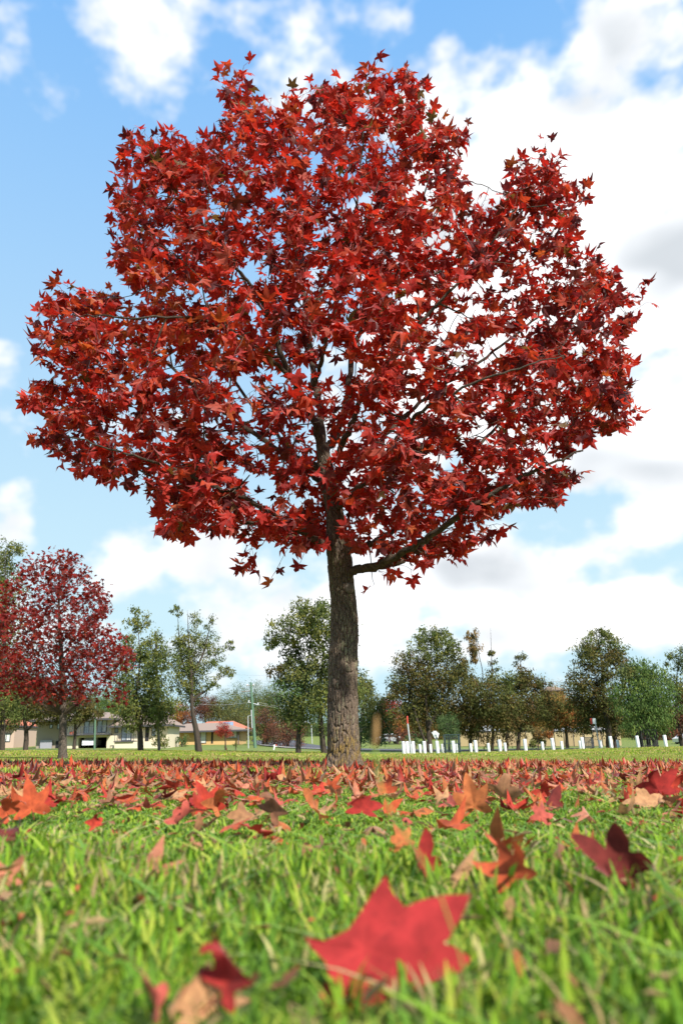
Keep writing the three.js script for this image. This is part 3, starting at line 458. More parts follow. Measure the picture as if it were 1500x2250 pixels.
{ // crumbs of dry leaves and straw lying in the near grass
  R = rng(83); const b = new Bag(); [[-1, -0.3], [-0.2, -0.55], [0.9, -0.2], [0.5, 0.5], [-0.5, 0.45]].forEach(([x, y], k) => b.v(x, 0.25 * Math.sin(k * 2.1), y, x * 0.3 + 0.5, y * 0.3 + 0.5)); b.t(0, 1, 2); b.t(0, 2, 3); b.t(0, 3, 4);
  const im = new THREE.InstancedMesh(b.geo(), dryMat(null), 2600), o = new THREE.Object3D(), cols = [[.34, .17, .08], [.46, .28, .13], [.40, .09, .05], [.25, .12, .06], [.55, .42, .22], [.52, .16, .06]].map((c) => C(...c));
  for (let k = 0; k < 2600; k++) { const D = rr(0.3, 3.4), x = rr(-1, 1) * (0.45 * D + 0.4), straw = R() < 0.22, l = straw ? rr(0.008, 0.020) : rr(0.003, 0.011); o.position.set(x, groundY(x, -D) + rr(0.008, 0.034), -D); o.rotation.set(gauss() * 0.6, rr(0, 6.28), gauss() * 0.6); o.scale.set(l, l, straw ? 0.0011 : l * rr(0.5, 1)); o.updateMatrix(); im.setMatrixAt(k, o.matrix); im.setColorAt(k, straw ? cols[4] : cols[Math.floor(R() * 6)]); }
  im.name = 'leaf_crumbs'; scene.add(tag(im, 'brown leaf crumbs and straw bits caught in the near grass', 'debris', null, 'stuff'));
}
{ // dry seed stalk close to the lens
  const g = G(1060, 0.42, 1900), s = thing('grass_stalk', 'blurred brown seed stalk standing upright right of the trunk', 'grass stalk', g), L = (v) => v.clone().sub(g);
  const b = new Bag(), top = P(822, 1640, 0.42), tip = P(827, 1572, 0.42); tube(b, smooth([g, P(960, 1950, 0.42), P(842, 1750, 0.42), top], 12).map(L), taper([0.0005, 0.0005, 0.0009], 12), 5); part('stem', b.geo(), std(.22, .30, .05, 0.8), s);
  const c = new Bag(); tube(c, smooth([top, P(825, 1610, 0.42), tip], 8).map(L), taper([0.0011, 0.0017, 0.0015, 0.0005], 8), 6, 0.4); part('seed_head', c.geo(), std(.32, .17, .06, 0.9), s);
}

// ---------------------------------------------------------------- background trees
const TRUNKM = [std(.085, .065, .05, 0.95, { map: barkTex }), std(.16, .135, .11, 0.95, { map: barkTex }), std(.42, .40, .36, 0.9, { map: barkTex })];
const crownMat = new THREE.MeshPhysicalMaterial({ vertexColors: true, roughness: 0.95, side: THREE.DoubleSide, transmission: 0.25, thickness: 0, specularIntensity: 0.2 });
const PAL = { gum: [[.11, .135, .034], [.14, .155, .038], [.19, .185, .044], [.085, .11, .030]], dark: [[.080, .088, .026], [.11, .112, .030], [.14, .118, .032], [.12, .080, .026]], olive: [[.15, .16, .045], [.12, .14, .045], [.18, .17, .05], [.09, .11, .04]], green: [[.085, .14, .045], [.11, .17, .055], [.07, .115, .045], [.13, .17, .06]], willow: [[.095, .155, .040], [.12, .185, .046], [.08, .125, .034], [.16, .205, .045]], rust: [[.16, .06, .035], [.12, .055, .035], [.20, .075, .04], [.11, .07, .045]], red: [[.30, .03, .025], [.38, .035, .03], [.22, .025, .02], [.34, .06, .03]], orange: [[.36, .13, .03], [.30, .10, .03], [.40, .18, .04], [.22, .10, .03]], autumn: [[.16, .14, .035], [.24, .12, .03], [.10, .11, .035], [.28, .16, .04]], bronze: [[.20, .13, .04], [.15, .10, .035], [.12, .11, .04], [.24, .15, .05]] };
for (const k in PAL) PAL[k] = PAL[k].map((c) => C(...c));
function bgTree(name, label, D, trunks, lobes, pal, { tm = 0, group = null, leaf = 0.245, hang = 0.5, cover = 4.2, seed = 1, cat = 'tree' } = {}) {
  R = rng(seed * 977 + Math.round(trunks[0][0][0]) * 13 + Math.round(D)); const foot = G(trunks[0][0][0], D), t = thing(name, label, cat, foot, group), L = (v) => v.clone().sub(foot), mpp = D / F / 0.96, nodes = [];
  trunks.forEach((tr, ti) => {
    const pts = tr.map(([x, y], k) => (k === 0 && y > 1620 ? (() => { const g = G(x, D); g.y -= 0.1; return g; })() : P(x, y, D + (k ? gauss() * 0.5 * Math.min(1, k / 2) : 0)))), n = pts.length * 5, sp = smooth(pts, n), rs = taper(tr.map((q) => (q[2] ?? 4) * mpp / 2 * (tr.indexOf(q) > 1 ? 0.5 : 0.8)), n);
    const b = new Bag(); tube(b, sp.map(L), rs, 9, 0.3); part('trunk', b.geo(), TRUNKM[tm], t); sp.forEach((p, k) => k > n * 0.35 && nodes.push([p, rs[k]]));
  });
  const bag = new Bag(), lb = new Bag(); const cols = PAL[pal];
  for (const [x, y, rx, ry, dens = 1, pl] of lobes) {
    const RX = rx * mpp * 1.12, RY = ry * mpp * 1.12, RZ = (RX + RY) / 2 * 1.05, c = P(x, y, D + gauss() * RZ * 0.7), cc = pl ? PAL[pl] : cols;
    let best = null, bd = 1e9; for (const nd of nodes) { const d = nd[0].distanceTo(c) + Math.max(0, nd[0].y - c.y) * 1.2; if (d < bd) { bd = d; best = nd; } }
    if (best) { const n = 6, mid = best[0].clone().lerp(c, 0.5).add(V(0, -0.08 * bd, 0)).add(rvec().multiplyScalar(0.05 * bd)), sp = smooth([best[0], mid, c], n), r0 = Math.min(best[1] * 0.7, 0.03 + 0.02 * bd); tube(lb, sp.map(L), taper([r0, r0 * 0.6, 0.012], n), 5); sp.forEach((p, k) => k > 2 && nodes.push([p, r0 * 0.6])); }
    const area = Math.PI * RX * RY, la = leaf * leaf * 0.30, want = Math.min(5200, Math.round(cover * dens * area / la)), clumps = Math.max(5, Math.round(want / 42));
    for (let k = 0; k < clumps; k++) {
      const d = rvec().normalize(), rad = Math.pow(R(), 0.42), q = V(c.x + d.x * RX * rad, c.y + d.y * RY * rad, c.z + d.z * RZ * rad), cr = Math.min(RX, RY) * rr(0.22, 0.42) + leaf * 0.5, base = cc[Math.floor(R() * cc.length)].clone().multiplyScalar(rr(0.75, 1.2));
      if (R() < 0.35) tube(lb, [c, c.clone().lerp(q, 0.55).add(rvec().multiplyScalar(0.1 * RX)), q].map(L), [0.018, 0.012, 0.006], 3);
      for (let m = 0; m < 42; m++) {
        const w = rvec().multiplyScalar(cr * 0.75), p = L(q).add(w), dir = rvec().add(V(0, -hang * 1.3, 0)).normalize(), side = dir.clone().cross(rvec()).normalize(), l = leaf * rr(0.6, 1.3), h = l * 0.22, col = base.clone().multiplyScalar(rr(0.85, 1.15));
        const a = bag.v(p.x, p.y, p.z, 0, 0, col), e = p.clone().addScaledVector(dir, l), mm = p.clone().addScaledVector(dir, l * 0.45), n2 = dir.clone().cross(side).multiplyScalar(l * 0.06); mm.add(n2);
        const b1 = bag.v(mm.x + side.x * h, mm.y + side.y * h, mm.z + side.z * h, 0, 0, col), b2 = bag.v(mm.x - side.x * h, mm.y - side.y * h, mm.z - side.z * h, 0, 0, col), z = bag.v(e.x, e.y, e.z, 0, 0, col); bag.t(a, b1, z); bag.t(a, z, b2);
      }
    }
  }
  if (lb.i.length) part('limbs', lb.geo(), TRUNKM[tm], t).userData.kind = 'stuff';
  part('crown', bag.geo(), crownMat, t).userData.kind = 'stuff';
  tris += bag.i.length / 3; return t;
}
let tris = 0;
const GUMS = 'gum trees round the park', FARS = 'far trees behind the houses';
bgTree('gum_tree', 'tall grey-green gum tree behind the smaller red tree at the left edge', 72, [[[6, 1640, 14], [8, 1500, 10], [12, 1320, 6], [12, 1220, 2]]], [[15, 1212, 32, 26, .8], [-20, 1250, 50, 40], [22, 1290, 30, 30, .8], [-10, 1350, 55, 50, .8], [0, 1450, 60, 60], [5, 1540, 50, 45]], 'gum', { group: GUMS });
bgTree('gum_tree', 'dark spreading tree whose trunk stands at the far left house corner', 86, [[[57, 1640, 13], [58, 1605, 11], [50, 1565, 8]], [[58, 1606, 7], [82, 1585, 5], [104, 1572, 3]]], [[60, 1535, 55, 36], [20, 1565, 40, 32], [108, 1558, 36, 26], [40, 1505, 50, 28], [85, 1510, 40, 25]], 'dark', { group: GUMS });
bgTree('gum_tree', 'small dark tree in front of the double garage', 88, [[[163, 1643, 9], [166, 1605, 7], [165, 1575, 4]], [[166, 1606, 4], [178, 1590, 3], [192, 1578, 2]]], [[165, 1558, 42, 28], [190, 1572, 30, 16], [142, 1572, 26, 18], [165, 1530, 40, 25]], 'dark', { group: GUMS });
bgTree('gum_tree', 'bushy gum tree with a separate top tuft right of the garage', 66, [[[310, 1650, 15], [307, 1600, 13], [300, 1540, 10], [308, 1450, 6], [303, 1375, 2]], [[307, 1600, 8], [325, 1540, 6], [342, 1460, 3]]], [[303, 1366, 21, 27, .9], [290, 1428, 34, 26], [333, 1425, 28, 40, .9], [345, 1480, 30, 48], [285, 1485, 36, 42, .9], [320, 1545, 52, 42], [352, 1560, 25, 40], [280, 1558, 30, 38]], 'gum', { group: GUMS });
bgTree('gum_tree', 'sparse tall gum tree with leaning trunk before the yellow brick house', 60, [[[438, 1652, 18], [432, 1610, 15], [423, 1560, 15], [421, 1500, 13], [416, 1430, 8], [412, 1340, 0.6]], [[424, 1540, 8], [440, 1525, 6], [458, 1515, 5], [470, 1502, 3]], [[420, 1500, 7], [400, 1450, 5], [390, 1345, 0.8]], [[420, 1490, 7], [445, 1440, 5], [462, 1375, 2]]], [[390, 1338, 13, 11, .8], [425, 1362, 24, 14, .35], [462, 1368, 17, 13, .4], [408, 1395, 28, 20, .5], [450, 1415, 28, 28, .7], [400, 1428, 28, 32, .9], [470, 1440, 20, 20, .6], [425, 1465, 38, 28, .9], [398, 1500, 22, 32, .7], [440, 1505, 26, 20, .6], [495, 1475, 19, 12, .9], [475, 1497, 13, 9, .6], [508, 1415, 15, 9, .25], [420, 1530, 18, 24, .7], [402, 1540, 13, 18, .5]], 'gum', { group: GUMS, leaf: 0.17 });
bgTree('gum_tree', 'big layered gum tree partly hidden behind the main trunk', 62, [[[655, 1655, 14], [657, 1600, 11], [665, 1555, 9], [672, 1480, 7], [690, 1370, 3]], [[712, 1655, 18], [706, 1600, 14], [702, 1530, 12], [712, 1420, 7]]], [[672, 1335, 28, 20], [702, 1345, 34, 26], [640, 1378, 44, 28], [690, 1385, 42, 34], [608, 1400, 22, 18, .8], [598, 1416, 18, 9, .7], [735, 1390, 40, 55], [660, 1438, 44, 26, 1, 'olive'], [618, 1478, 24, 26, .9, 'dark'], [648, 1475, 30, 25, .8], [695, 1480, 48, 38, 1, 'olive'], [650, 1520, 45, 34, 1, 'green'], [690, 1548, 55, 42], [745, 1500, 46, 55], [640, 1560, 35, 28, .8, 'olive']], 'gum', { group: GUMS });
bgTree('gum_tree', 'pale-trunked green tree just right of the main trunk', 84, [[[789, 1640, 7], [796, 1560, 6], [801, 1490, 2]]], [[800, 1505, 20, 20], [792, 1540, 32, 38], [828, 1555, 22, 26, 1, 'olive'], [838, 1600, 25, 32, 1, 'green'], [802, 1598, 28, 30, 1, 'green']], 'olive', { tm: 2, group: GUMS });
bgTree('gum_tree', 'broad dark gum tree behind the first group of bollards', 78, [[[945, 1650, 15], [940, 1600, 12], [935, 1540, 9], [942, 1470, 6], [950, 1400, 3]], [[943, 1630, 8], [915, 1580, 6], [900, 1500, 4]], [[941, 1600, 8], [968, 1540, 6], [985, 1430, 3]]], [[945, 1398, 34, 18, .9, 'gum'], [975, 1402, 28, 18, .9, 'gum'], [928, 1425, 28, 24, .8, 'gum'], [985, 1425, 24, 24, .9, 'gum'], [958, 1442, 38, 24, .5, 'gum'], [900, 1450, 28, 24, .6], [903, 1490, 44, 38], [960, 1492, 50, 42], [1008, 1462, 26, 26], [1018, 1505, 28, 36], [898, 1535, 48, 38], [960, 1550, 58, 42], [868, 1520, 17, 16, .7], [1000, 1578, 30, 34, .8], [895, 1575, 38, 24]], 'dark', { group: GUMS });
bgTree('gum_tree', 'slender tree with a hanging bronze top right of the broad dark gum', 80, [[[1032, 1645, 8], [1036, 1590, 6], [1060, 1490, 4], [1052, 1440, 2.5], [1042, 1390, 1]]], [[1038, 1395, 14, 13, 1], [1038, 1424, 15, 22, 1], [1044, 1448, 9, 10, .8], [1040, 1545, 32, 42, 1, 'dark'], [1035, 1595, 26, 28, .8, 'dark']], 'bronze', { hang: 1.5, group: GUMS });
bgTree('gum_tree', 'thin tree with a bare spire top above dark lower foliage', 79, [[[1080, 1650, 8], [1084, 1560, 7], [1080, 1470, 4], [1077, 1380, 0.5]]], [[1081, 1432, 9, 20, .5], [1078, 1470, 13, 14, .5], [1072, 1530, 38, 36], [1104, 1500, 26, 28, 1, 'gum'], [1068, 1580, 40, 38], [1104, 1560, 32, 40]], 'dark', { group: GUMS });
bgTree('gum_tree', 'ragged dark gum tree with a narrow pointed crown', 82, [[[1137, 1650, 10], [1141, 1590, 8], [1146, 1500, 5], [1142, 1450, 2]], [[1113, 1648, 7], [1110, 1600, 5], [1098, 1570, 3]]], [[1142, 1450, 17, 12, .6], [1146, 1475, 20, 18, .9], [1160, 1500, 28, 22], [1134, 1512, 24, 28], [1186, 1502, 19, 15], [1150, 1550, 44, 36], [1182, 1540, 22, 24], [1122, 1590, 34, 32]], 'dark', { group: GUMS });
bgTree('autumn_tree', 'round olive and orange tree in front of the yellow fence', 98, [[[1246, 1640, 9], [1242, 1600, 7], [1238, 1570, 4]]], [[1225, 1555, 40, 28], [1204, 1578, 30, 24], [1256, 1572, 26, 26, 1, 'orange'], [1232, 1592, 46, 18, 1, 'dark']], 'autumn', {});
bgTree('gum_tree', 'tall bulky dark gum tree left of the willow', 78, [[[1338, 1644, 16], [1335, 1600, 15], [1326, 1540, 12], [1322, 1470, 9], [1313, 1405, 3]], [[1350, 1640, 10], [1352, 1590, 8], [1350, 1540, 5]]], [[1310, 1400, 28, 18, .9, 'gum'], [1288, 1430, 28, 24, .9, 'gum'], [1345, 1428, 28, 24, .9, 'gum'], [1315, 1450, 44, 32], [1356, 1450, 22, 20], [1320, 1490, 32, 24, .8], [1268, 1500, 28, 24], [1288, 1532, 44, 32], [1340, 1545, 42, 42], [1300, 1578, 38, 32], [1352, 1588, 30, 30]], 'dark', { group: GUMS });
bgTree('willow_tree', 'weeping light green tree inside the black tree guard', 70, [[[1424, 1638, 10], [1420, 1570, 8], [1412, 1490, 4]]], [[1402, 1473, 34, 22], [1430, 1498, 42, 34], [1390, 1530, 42, 38], [1440, 1548, 42, 38], [1405, 1578, 48, 32], [1456, 1582, 24, 22], [1378, 1478, 20, 22, 1, 'olive']], 'willow', { hang: 1.6, leaf: 0.21 });
bgTree('gum_tree', 'thin-topped tree with brown lower leaves at the right edge', 86, [[[1500, 1632, 13], [1488, 1590, 10], [1484, 1520, 6], [1490, 1440, 2]], [[1560, 1632, 13], [1550, 1500, 6]]], [[1465, 1448, 11, 16, .4], [1492, 1442, 20, 24, .6], [1478, 1495, 22, 28, .5], [1494, 1540, 30, 38, 1, 'bronze'], [1490, 1585, 26, 26, 1, 'rust'], [1545, 1470, 45, 50], [1550, 1550, 45, 45]], 'gum', { group: GUMS });
bgTree('sapling', 'young green sapling inside a dark mesh guard among the bollards', 67, [[[986, 1648, 3], [985, 1600, 2]]], [[983, 1590, 20, 18], [990, 1608, 16, 12], [972, 1600, 10, 8]], 'green', { leaf: 0.1 });
bgTree('sapling', 'young light green sapling beside the red and white sign', 96, [[[1283, 1640, 3], [1282, 1600, 2]]], [[1280, 1595, 15, 14], [1290, 1602, 10, 9]], 'green', {});
bgTree('maple_tree', 'small bright red tree on the lawn of the yellow brick house', 88, [[[496, 1650, 4], [495, 1625, 3], [493, 1600, 2]]], [[493, 1598, 13, 12], [484, 1608, 11, 10], [501, 1610, 11, 9], [496, 1645, 3, 6, .8]], 'red', { leaf: 0.1, hang: 0.2, cover: 2.6 });
bgTree('sapling', 'tiny clipped tree on a stick next to the small bright red tree', 86, [[[518, 1652, 2.6], [518, 1640, 2]]], [[518, 1637, 5, 3]], 'gum', { leaf: 0.08 });
bgTree('shrub', 'round light green shrub before the yellow brick house', 112, [[[400, 1640, 4], [400, 1630, 3]]], [[400, 1626, 16, 11]], 'green', { cover: 2.6, cat: 'shrub' });
bgTree('shrub', 'loose green shrub at the right end of the two-storey house', 101, [[[352, 1642, 4], [352, 1630, 3]]], [[352, 1625, 18, 13], [362, 1632, 12, 8]], 'gum', { cover: 2.4, cat: 'shrub' });
bgTree('shrub', 'dark reddish brown bush left of the street', 118, [[[588, 1636, 6], [588, 1600, 4]]], [[585, 1588, 34, 26], [575, 1612, 30, 20, 1, 'dark'], [600, 1615, 28, 18]], 'rust', { cat: 'shrub', cover: 2.2 });
bgTree('shrub', 'rusty red rounded bush overhanging the street', 112, [[[632, 1640, 6], [632, 1610, 4]]], [[628, 1600, 38, 26], [648, 1615, 28, 22], [612, 1618, 30, 18]], 'rust', { cat: 'shrub', cover: 2.0, seed: 3 });
bgTree('shrub', 'dark red-brown bush beside the parked silver car', 104, [[[884, 1638, 5], [884, 1625, 4]]], [[882, 1615, 28, 18]], 'rust', { cat: 'shrub', cover: 2.4 });
bgTree('shrub', 'low bright green bush behind the marker pole', 96, [[[912, 1642, 5], [912, 1632, 4]]], [[910, 1626, 16, 11], [926, 1630, 12, 8]], 'green', { cat: 'shrub', cover: 2.4 });
bgTree('shrub', 'yellow and orange shrub in front of the fence', 92, [[[1182, 1644, 4], [1180, 1630, 3]]], [[1180, 1614, 24, 13, 1, 'bronze'], [1178, 1628, 22, 11, 1, 'olive'], [1198, 1612, 14, 8, 1, 'orange']], 'bronze', { cat: 'shrub' });
bgTree('autumn_tree', 'dark crimson tree far behind the parked silver car', 132, [[[856, 1630, 6], [855, 1570, 4]]], [[855, 1552, 20, 20], [840, 1572, 14, 14]], 'red', { group: FARS });
bgTree('autumn_tree', 'glowing orange tree behind the marker pole', 124, [[[874, 1632, 6], [872, 1600, 4]]], [[872, 1592, 24, 18], [890, 1600, 16, 14]], 'orange', { group: FARS });
bgTree('autumn_tree', 'salmon coloured tree between the ragged gum and the olive tree', 125, [[[1168, 1632, 6], [1168, 1590, 4]]], [[1166, 1570, 20, 22], [1180, 1585, 14, 14]], 'orange', { group: FARS, seed: 5 });
[[500, 1548, 36, 26, 'olive', 150, 'first'], [548, 1532, 40, 28, 'green', 165, 'second'], [598, 1530, 40, 30, 'gum', 160, 'third']].forEach(([x, y, rx, ry, pl, D, w], k) => bgTree('gum_tree', `${w} of three rounded green trees behind the green power pole, from the left`, D, [[[x, 1630, 8], [x + 2, y + 10, 5]]], [[x, y, rx, ry], [x - 18, y + 28, rx, ry], [x + 20, y + 30, rx, ry], [x, y + 55, rx * 1.2, ry]], pl, { leaf: 0.22, group: FARS, seed: k + 2 }));
bgTree('autumn_tree', 'greyish brown half-bare tree behind the sparse gum trunk', 150, [[[452, 1628, 6], [452, 1560, 4]]], [[450, 1545, 28, 18, .7], [440, 1565, 24, 16], [468, 1560, 20, 16, 1, 'bronze']], 'rust', { leaf: 0.2, group: FARS });
bgTree('autumn_tree', 'orange-red tree between the two houses on the left', 140, [[[398, 1628, 6], [398, 1580, 4]]], [[396, 1565, 20, 18], [408, 1580, 18, 14, 1, 'rust'], [384, 1585, 14, 12]], 'orange', { leaf: 0.2, group: FARS });
bgTree('conifer_tree', 'dense blue-green conifer behind the roof of the two-storey house', 140, [[[240, 1625, 8], [238, 1560, 4]]], [[235, 1540, 36, 28], [262, 1552, 32, 26], [245, 1568, 45, 22], [215, 1555, 25, 20]], 'willow', { leaf: 0.22, cover: 2.4, group: FARS });
[[40, 1560, 'gum', 150, 'at the far left'], [110, 1550, 'dark', 155, 'behind the gable of the two-storey house'], [905, 1575, 'dark', 150, 'behind the marker pole'], [1000, 1570, 'autumn', 145, 'behind the sapling in its guard'], [1100, 1575, 'bronze', 150, 'behind the spire-topped tree'], [1222, 1535, 'autumn', 165, 'below the brick house on the hill'], [1290, 1560, 'dark', 150, 'behind the red and white sign'], [1400, 1570, 'dark', 150, 'behind the weeping tree'], [1470, 1575, 'rust', 140, 'behind the white car'], [690, 1580, 'green', 160, 'at the end of the street'], [830, 1570, 'olive', 165, 'right of the main trunk'], [320, 1560, 'dark', 150, 'behind the bushy gum']].forEach(([x, y, pl, D, w], k) => bgTree('park_tree', `distant rounded tree ${w}`, D, [[[x, 1630, 8], [x, y + 10, 5]]], [[x, y, 40, 30], [x - 30, y + 25, 38, 28], [x + 32, y + 24, 38, 28], [x, y + 45, 55, 22]], pl, { leaf: 0.24, cover: 3.4, group: FARS, seed: k + 11 }));
console.log('bg tree tris', tris);

// ---------------------------------------------------------------- houses
const M = { cream: std(.66, .57, .42), shadedWall: std(.30, .25, .20), yellow: std(.55, .35, .15), tile: std(.28, .20, .155, 0.9), tileRed: std(.50, .16, .09, 0.85), fascia: std(.06, .055, .06, 0.6), dark: std(.012, .012, .014, 0.8), white: std(.78, .78, .76, 0.6), frame: std(.05, .055, .07, 0.5), glass: new THREE.MeshPhysicalMaterial({ color: C(.35, .40, .44), roughness: 0.08, metalness: 0, clearcoat: 1, clearcoatRoughness: 0.05 }), curtain: std(.62, .62, .58), metal: std(.30, .30, .34, 0.6), pot: std(.45, .12, .06), brick: std(.32, .13, .09) };  // grey-brown wall tone has the shade of side wing and recess painted in
function house(name, label, px, D) {
  const o = G(px, D, 1644), t = thing(name, label, 'house', o), s = D / F / 0.96 * 1.0, X = (x) => P(x, 1640, D).x - o.x, yb = o.y, Y = (y, x = px) => P(x, y, D).y - yb - 0.0;
  const box = (n, x0, x1, yt, y1, z0, z1, m, parent = t) => part(n, boxGeo(X(x0), X(x1), Y(y1), Y(yt), z0, z1), m, parent);
  const win = (x0, x1, yt, y1, z, n = 2, pane = M.glass) => {      // frame bars with panes set back between them
    const a = X(x0), b = X(x1), c = Y(y1), d = Y(yt), f = 0.07, w = part('window', mergeGeometries([boxGeo(a, b, d - f, d, z, z + 0.08), boxGeo(a, b, c, c + f, z, z + 0.08), ...Array.from({ length: n + 1 }, (_, k) => { const q = lerp(a, b - f, k / n); return boxGeo(q, q + f, c + f, d - f, z, z + 0.08); })]), M.frame, t);
    for (let k = 0; k < n; k++) { const l = lerp(a, b - f, k / n) + f, r = lerp(a, b - f, (k + 1) / n); part('pane', boxGeo(l, r, c + f, d - f, z + 0.01, z + 0.03), k % 2 ? M.curtain : pane, w); }
  };
  const hip = (n, x0, x1, yEave, yRidge, z0, z1, r0, r1, m) => {      // hipped roof, ridge between r0 and r1
    const b = new Bag(), e = Y(yEave), h = Y(yRidge), zm = (z0 + z1) / 2, q = [[X(x0), e, z1], [X(x1), e, z1], [X(x1), e, z0], [X(x0), e, z0], [X(r0), h, zm], [X(r1), h, zm]];
    const f = (...k) => { const v = k.map((i) => b.v(...q[i], q[i][0], q[i][2])); b.t(v[0], v[1], v[2]); if (v.length > 3) b.t(v[0], v[2], v[3]); };
    f(0, 1, 5, 4); f(1, 2, 5); f(2, 3, 4, 5); f(3, 0, 4); f(3, 2, 1, 0); const g = b.geo().toNonIndexed(); g.computeVertexNormals(); const rf = part(n, g, m, t);
    part('fascia', mergeGeometries([boxGeo(X(x0), X(x1), e - 0.24, e - 0.004, z1 - 0.06, z1), boxGeo(X(x0), X(x0) + 0.06, e - 0.24, e - 0.004, z0, z1 - 0.06), boxGeo(X(x1) - 0.06, X(x1), e - 0.24, e - 0.004, z0, z1 - 0.06)]), M.fascia, rf);
  };
  const rail = (x0, x1, yt, y1, z, n) => { const a = X(x0), b = X(x1), c = Y(y1), d = Y(yt), r = part('railing', mergeGeometries([boxGeo(a, b, d - 0.06, d, z, z + 0.06), boxGeo(a, b, c + 0.06, c + 0.1, z, z + 0.05)]), M.frame, t); for (let k = 0; k <= n; k++) { const q = lerp(a, b - 0.05, k / n); part('baluster', boxGeo(q, q + 0.05, c, d - 0.06, z + 0.005, z + 0.055), M.frame, r); } };
  return { t, X, Y, box, win, hip, rail };
}
{
  const h = house('two_storey_house', 'cream two-storey house with brown hip roof and open double garage', 146, 106), { box, win, hip, rail } = h;
  box('wall', 72, 146, 1586, 1646, -9, -1.2, M.shadedWall).userData.label = 'side wing with its shade painted in as grey-brown'; win(99, 106, 1590, 1599, -1.2, 1); win(116, 127, 1588, 1601, -1.2, 1); box('opening_shade', 116, 129, 1627, 1645, -1.2, -1.1, M.dark); box('metal_gate', 83, 109, 1625, 1644, -0.9, -0.82, M.metal);  // wing colour holds its shade; black box paints the shade in a garage opening
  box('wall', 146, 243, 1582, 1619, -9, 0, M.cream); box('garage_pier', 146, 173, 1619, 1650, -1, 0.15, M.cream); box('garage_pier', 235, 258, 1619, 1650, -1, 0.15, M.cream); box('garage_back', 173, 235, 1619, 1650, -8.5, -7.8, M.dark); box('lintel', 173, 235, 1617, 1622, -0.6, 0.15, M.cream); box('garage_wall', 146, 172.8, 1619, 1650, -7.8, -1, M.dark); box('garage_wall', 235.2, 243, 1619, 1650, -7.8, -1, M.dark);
  box('balcony_slab', 145, 244, 1614.6, 1617, 0.02, 1.3, M.fascia); rail(146, 243, 1598, 1614.5, 1.2, 16); win(183, 205, 1586, 1614, 0.01, 2); win(212, 233, 1584, 1612, 0.01, 2); hip('roof', 68, 254, 1581, 1564, -10, 1.5, 130, 214, M.tile);
  box('planter', 156, 162, 1608, 1614.4, 0.3, 0.7, M.pot);
  box('wall', 243.2, 366, 1597, 1650, -8, -0.4, M.cream); hip('roof', 240, 376, 1597.5, 1573, -9, 0.9, 262, 345, M.tile); box('terrace_wall', 258.2, 366, 1634, 1650, -0.38, 1.4, M.cream); box('terrace_slab', 257, 300, 1631.6, 1634, -0.3, 1.6, M.fascia); rail(258, 300, 1616, 1631.5, 1.4, 8); win(264, 286, 1601, 1631, -0.38, 2); box('door', 317, 325, 1601, 1633.8, -0.38, -0.3, M.dark); win(331, 346, 1600, 1622, -0.38, 2); win(249, 257, 1602, 1613, -0.38, 1);
  const y = house('brick_house', 'low yellow brick house with brown hip roof behind the small red tree', 370, 122);
  y.box('wall', 392, 527, 1606, 1640, -8, 0, M.yellow); y.box('wall', 368, 391.8, 1606, 1640, -8, -1.5, M.shadedWall); y.box('low_wall', 366, 392, 1630, 1641, -0.4, 0.6, M.cream); y.hip('roof', 364, 540, 1607.5, 1589, -9.5, 1.2, 398, 478, M.tile); y.win(374, 387, 1611, 1626, -1.48, 1); y.win(440, 453, 1610, 1635, 0.01, 1, M.curtain); y.box('door', 464, 468, 1610, 1636, 0.004, 0.05, M.dark); y.win(496, 521, 1609, 1626, 0.01, 3, M.curtain); y.box('corner_post', 524, 526, 1607.6, 1640, 0.5, 0.7, M.frame);  // left part lies back, its shade painted into the wall colour
  const o = house('tiled_house', 'house with orange tiled roof and solar panel behind the yellow brick house', 445, 138);
  o.box('wall', 440, 530, 1603, 1635, -8, 0, M.brick); o.hip('roof', 425, 547, 1604, 1584, -9, 1, 446, 505, M.tileRed);
  { const b = new Bag(), q = (x, f) => { const zz = lerp(1, -4, f), yy = lerp(o.Y(1604), o.Y(1584), f) + 0.06; return b.v(o.X(x), yy, zz); }, a = q(484, 0.35), c = q(511, 0.35), d = q(506, 0.85), e = q(484, 0.85); b.t(a, c, d); b.t(a, d, e); part('solar_panel', b.geo(), new THREE.MeshPhysicalMaterial({ color: C(.30, .36, .48), roughness: 0.15, clearcoat: 1, side: THREE.DoubleSide }), o.t); }
  const l = house('red_roof_house', 'low house with orange roof cut off by the left edge', 2, 112); l.box('wall', -60, 30, 1594, 1646, -8, 0, std(.50, .36, .28)); l.hip('roof', -64, 34, 1594, 1577, -9, 1, -40, 15, M.tileRed); l.win(4, 22, 1612, 1630, 0.01, 2, M.curtain);
  const r = house('pale_house', 'pale house with grey roof behind the fence and dark gums', 1025, 120); r.box('wall', 1022, 1110, 1606, 1640, -8, 0, std(.62, .56, .40)); r.hip('roof', 1016, 1114, 1607, 1594, -9, 1, 1040, 1090, std(.5, .5, .48)); r.win(1050, 1070, 1612, 1622, 0.01, 2);
  const k = house('pale_house', 'cream house with flat brown roof behind the red and white sign', 1245, 122); k.box('wall', 1245, 1335, 1604, 1638, -8, 0, std(.60, .52, .36)); k.hip('roof', 1238, 1342, 1605, 1594, -9, 1, 1262, 1318, std(.40, .38, .36)); k.win(1262, 1282, 1610, 1622, 0.01, 2);
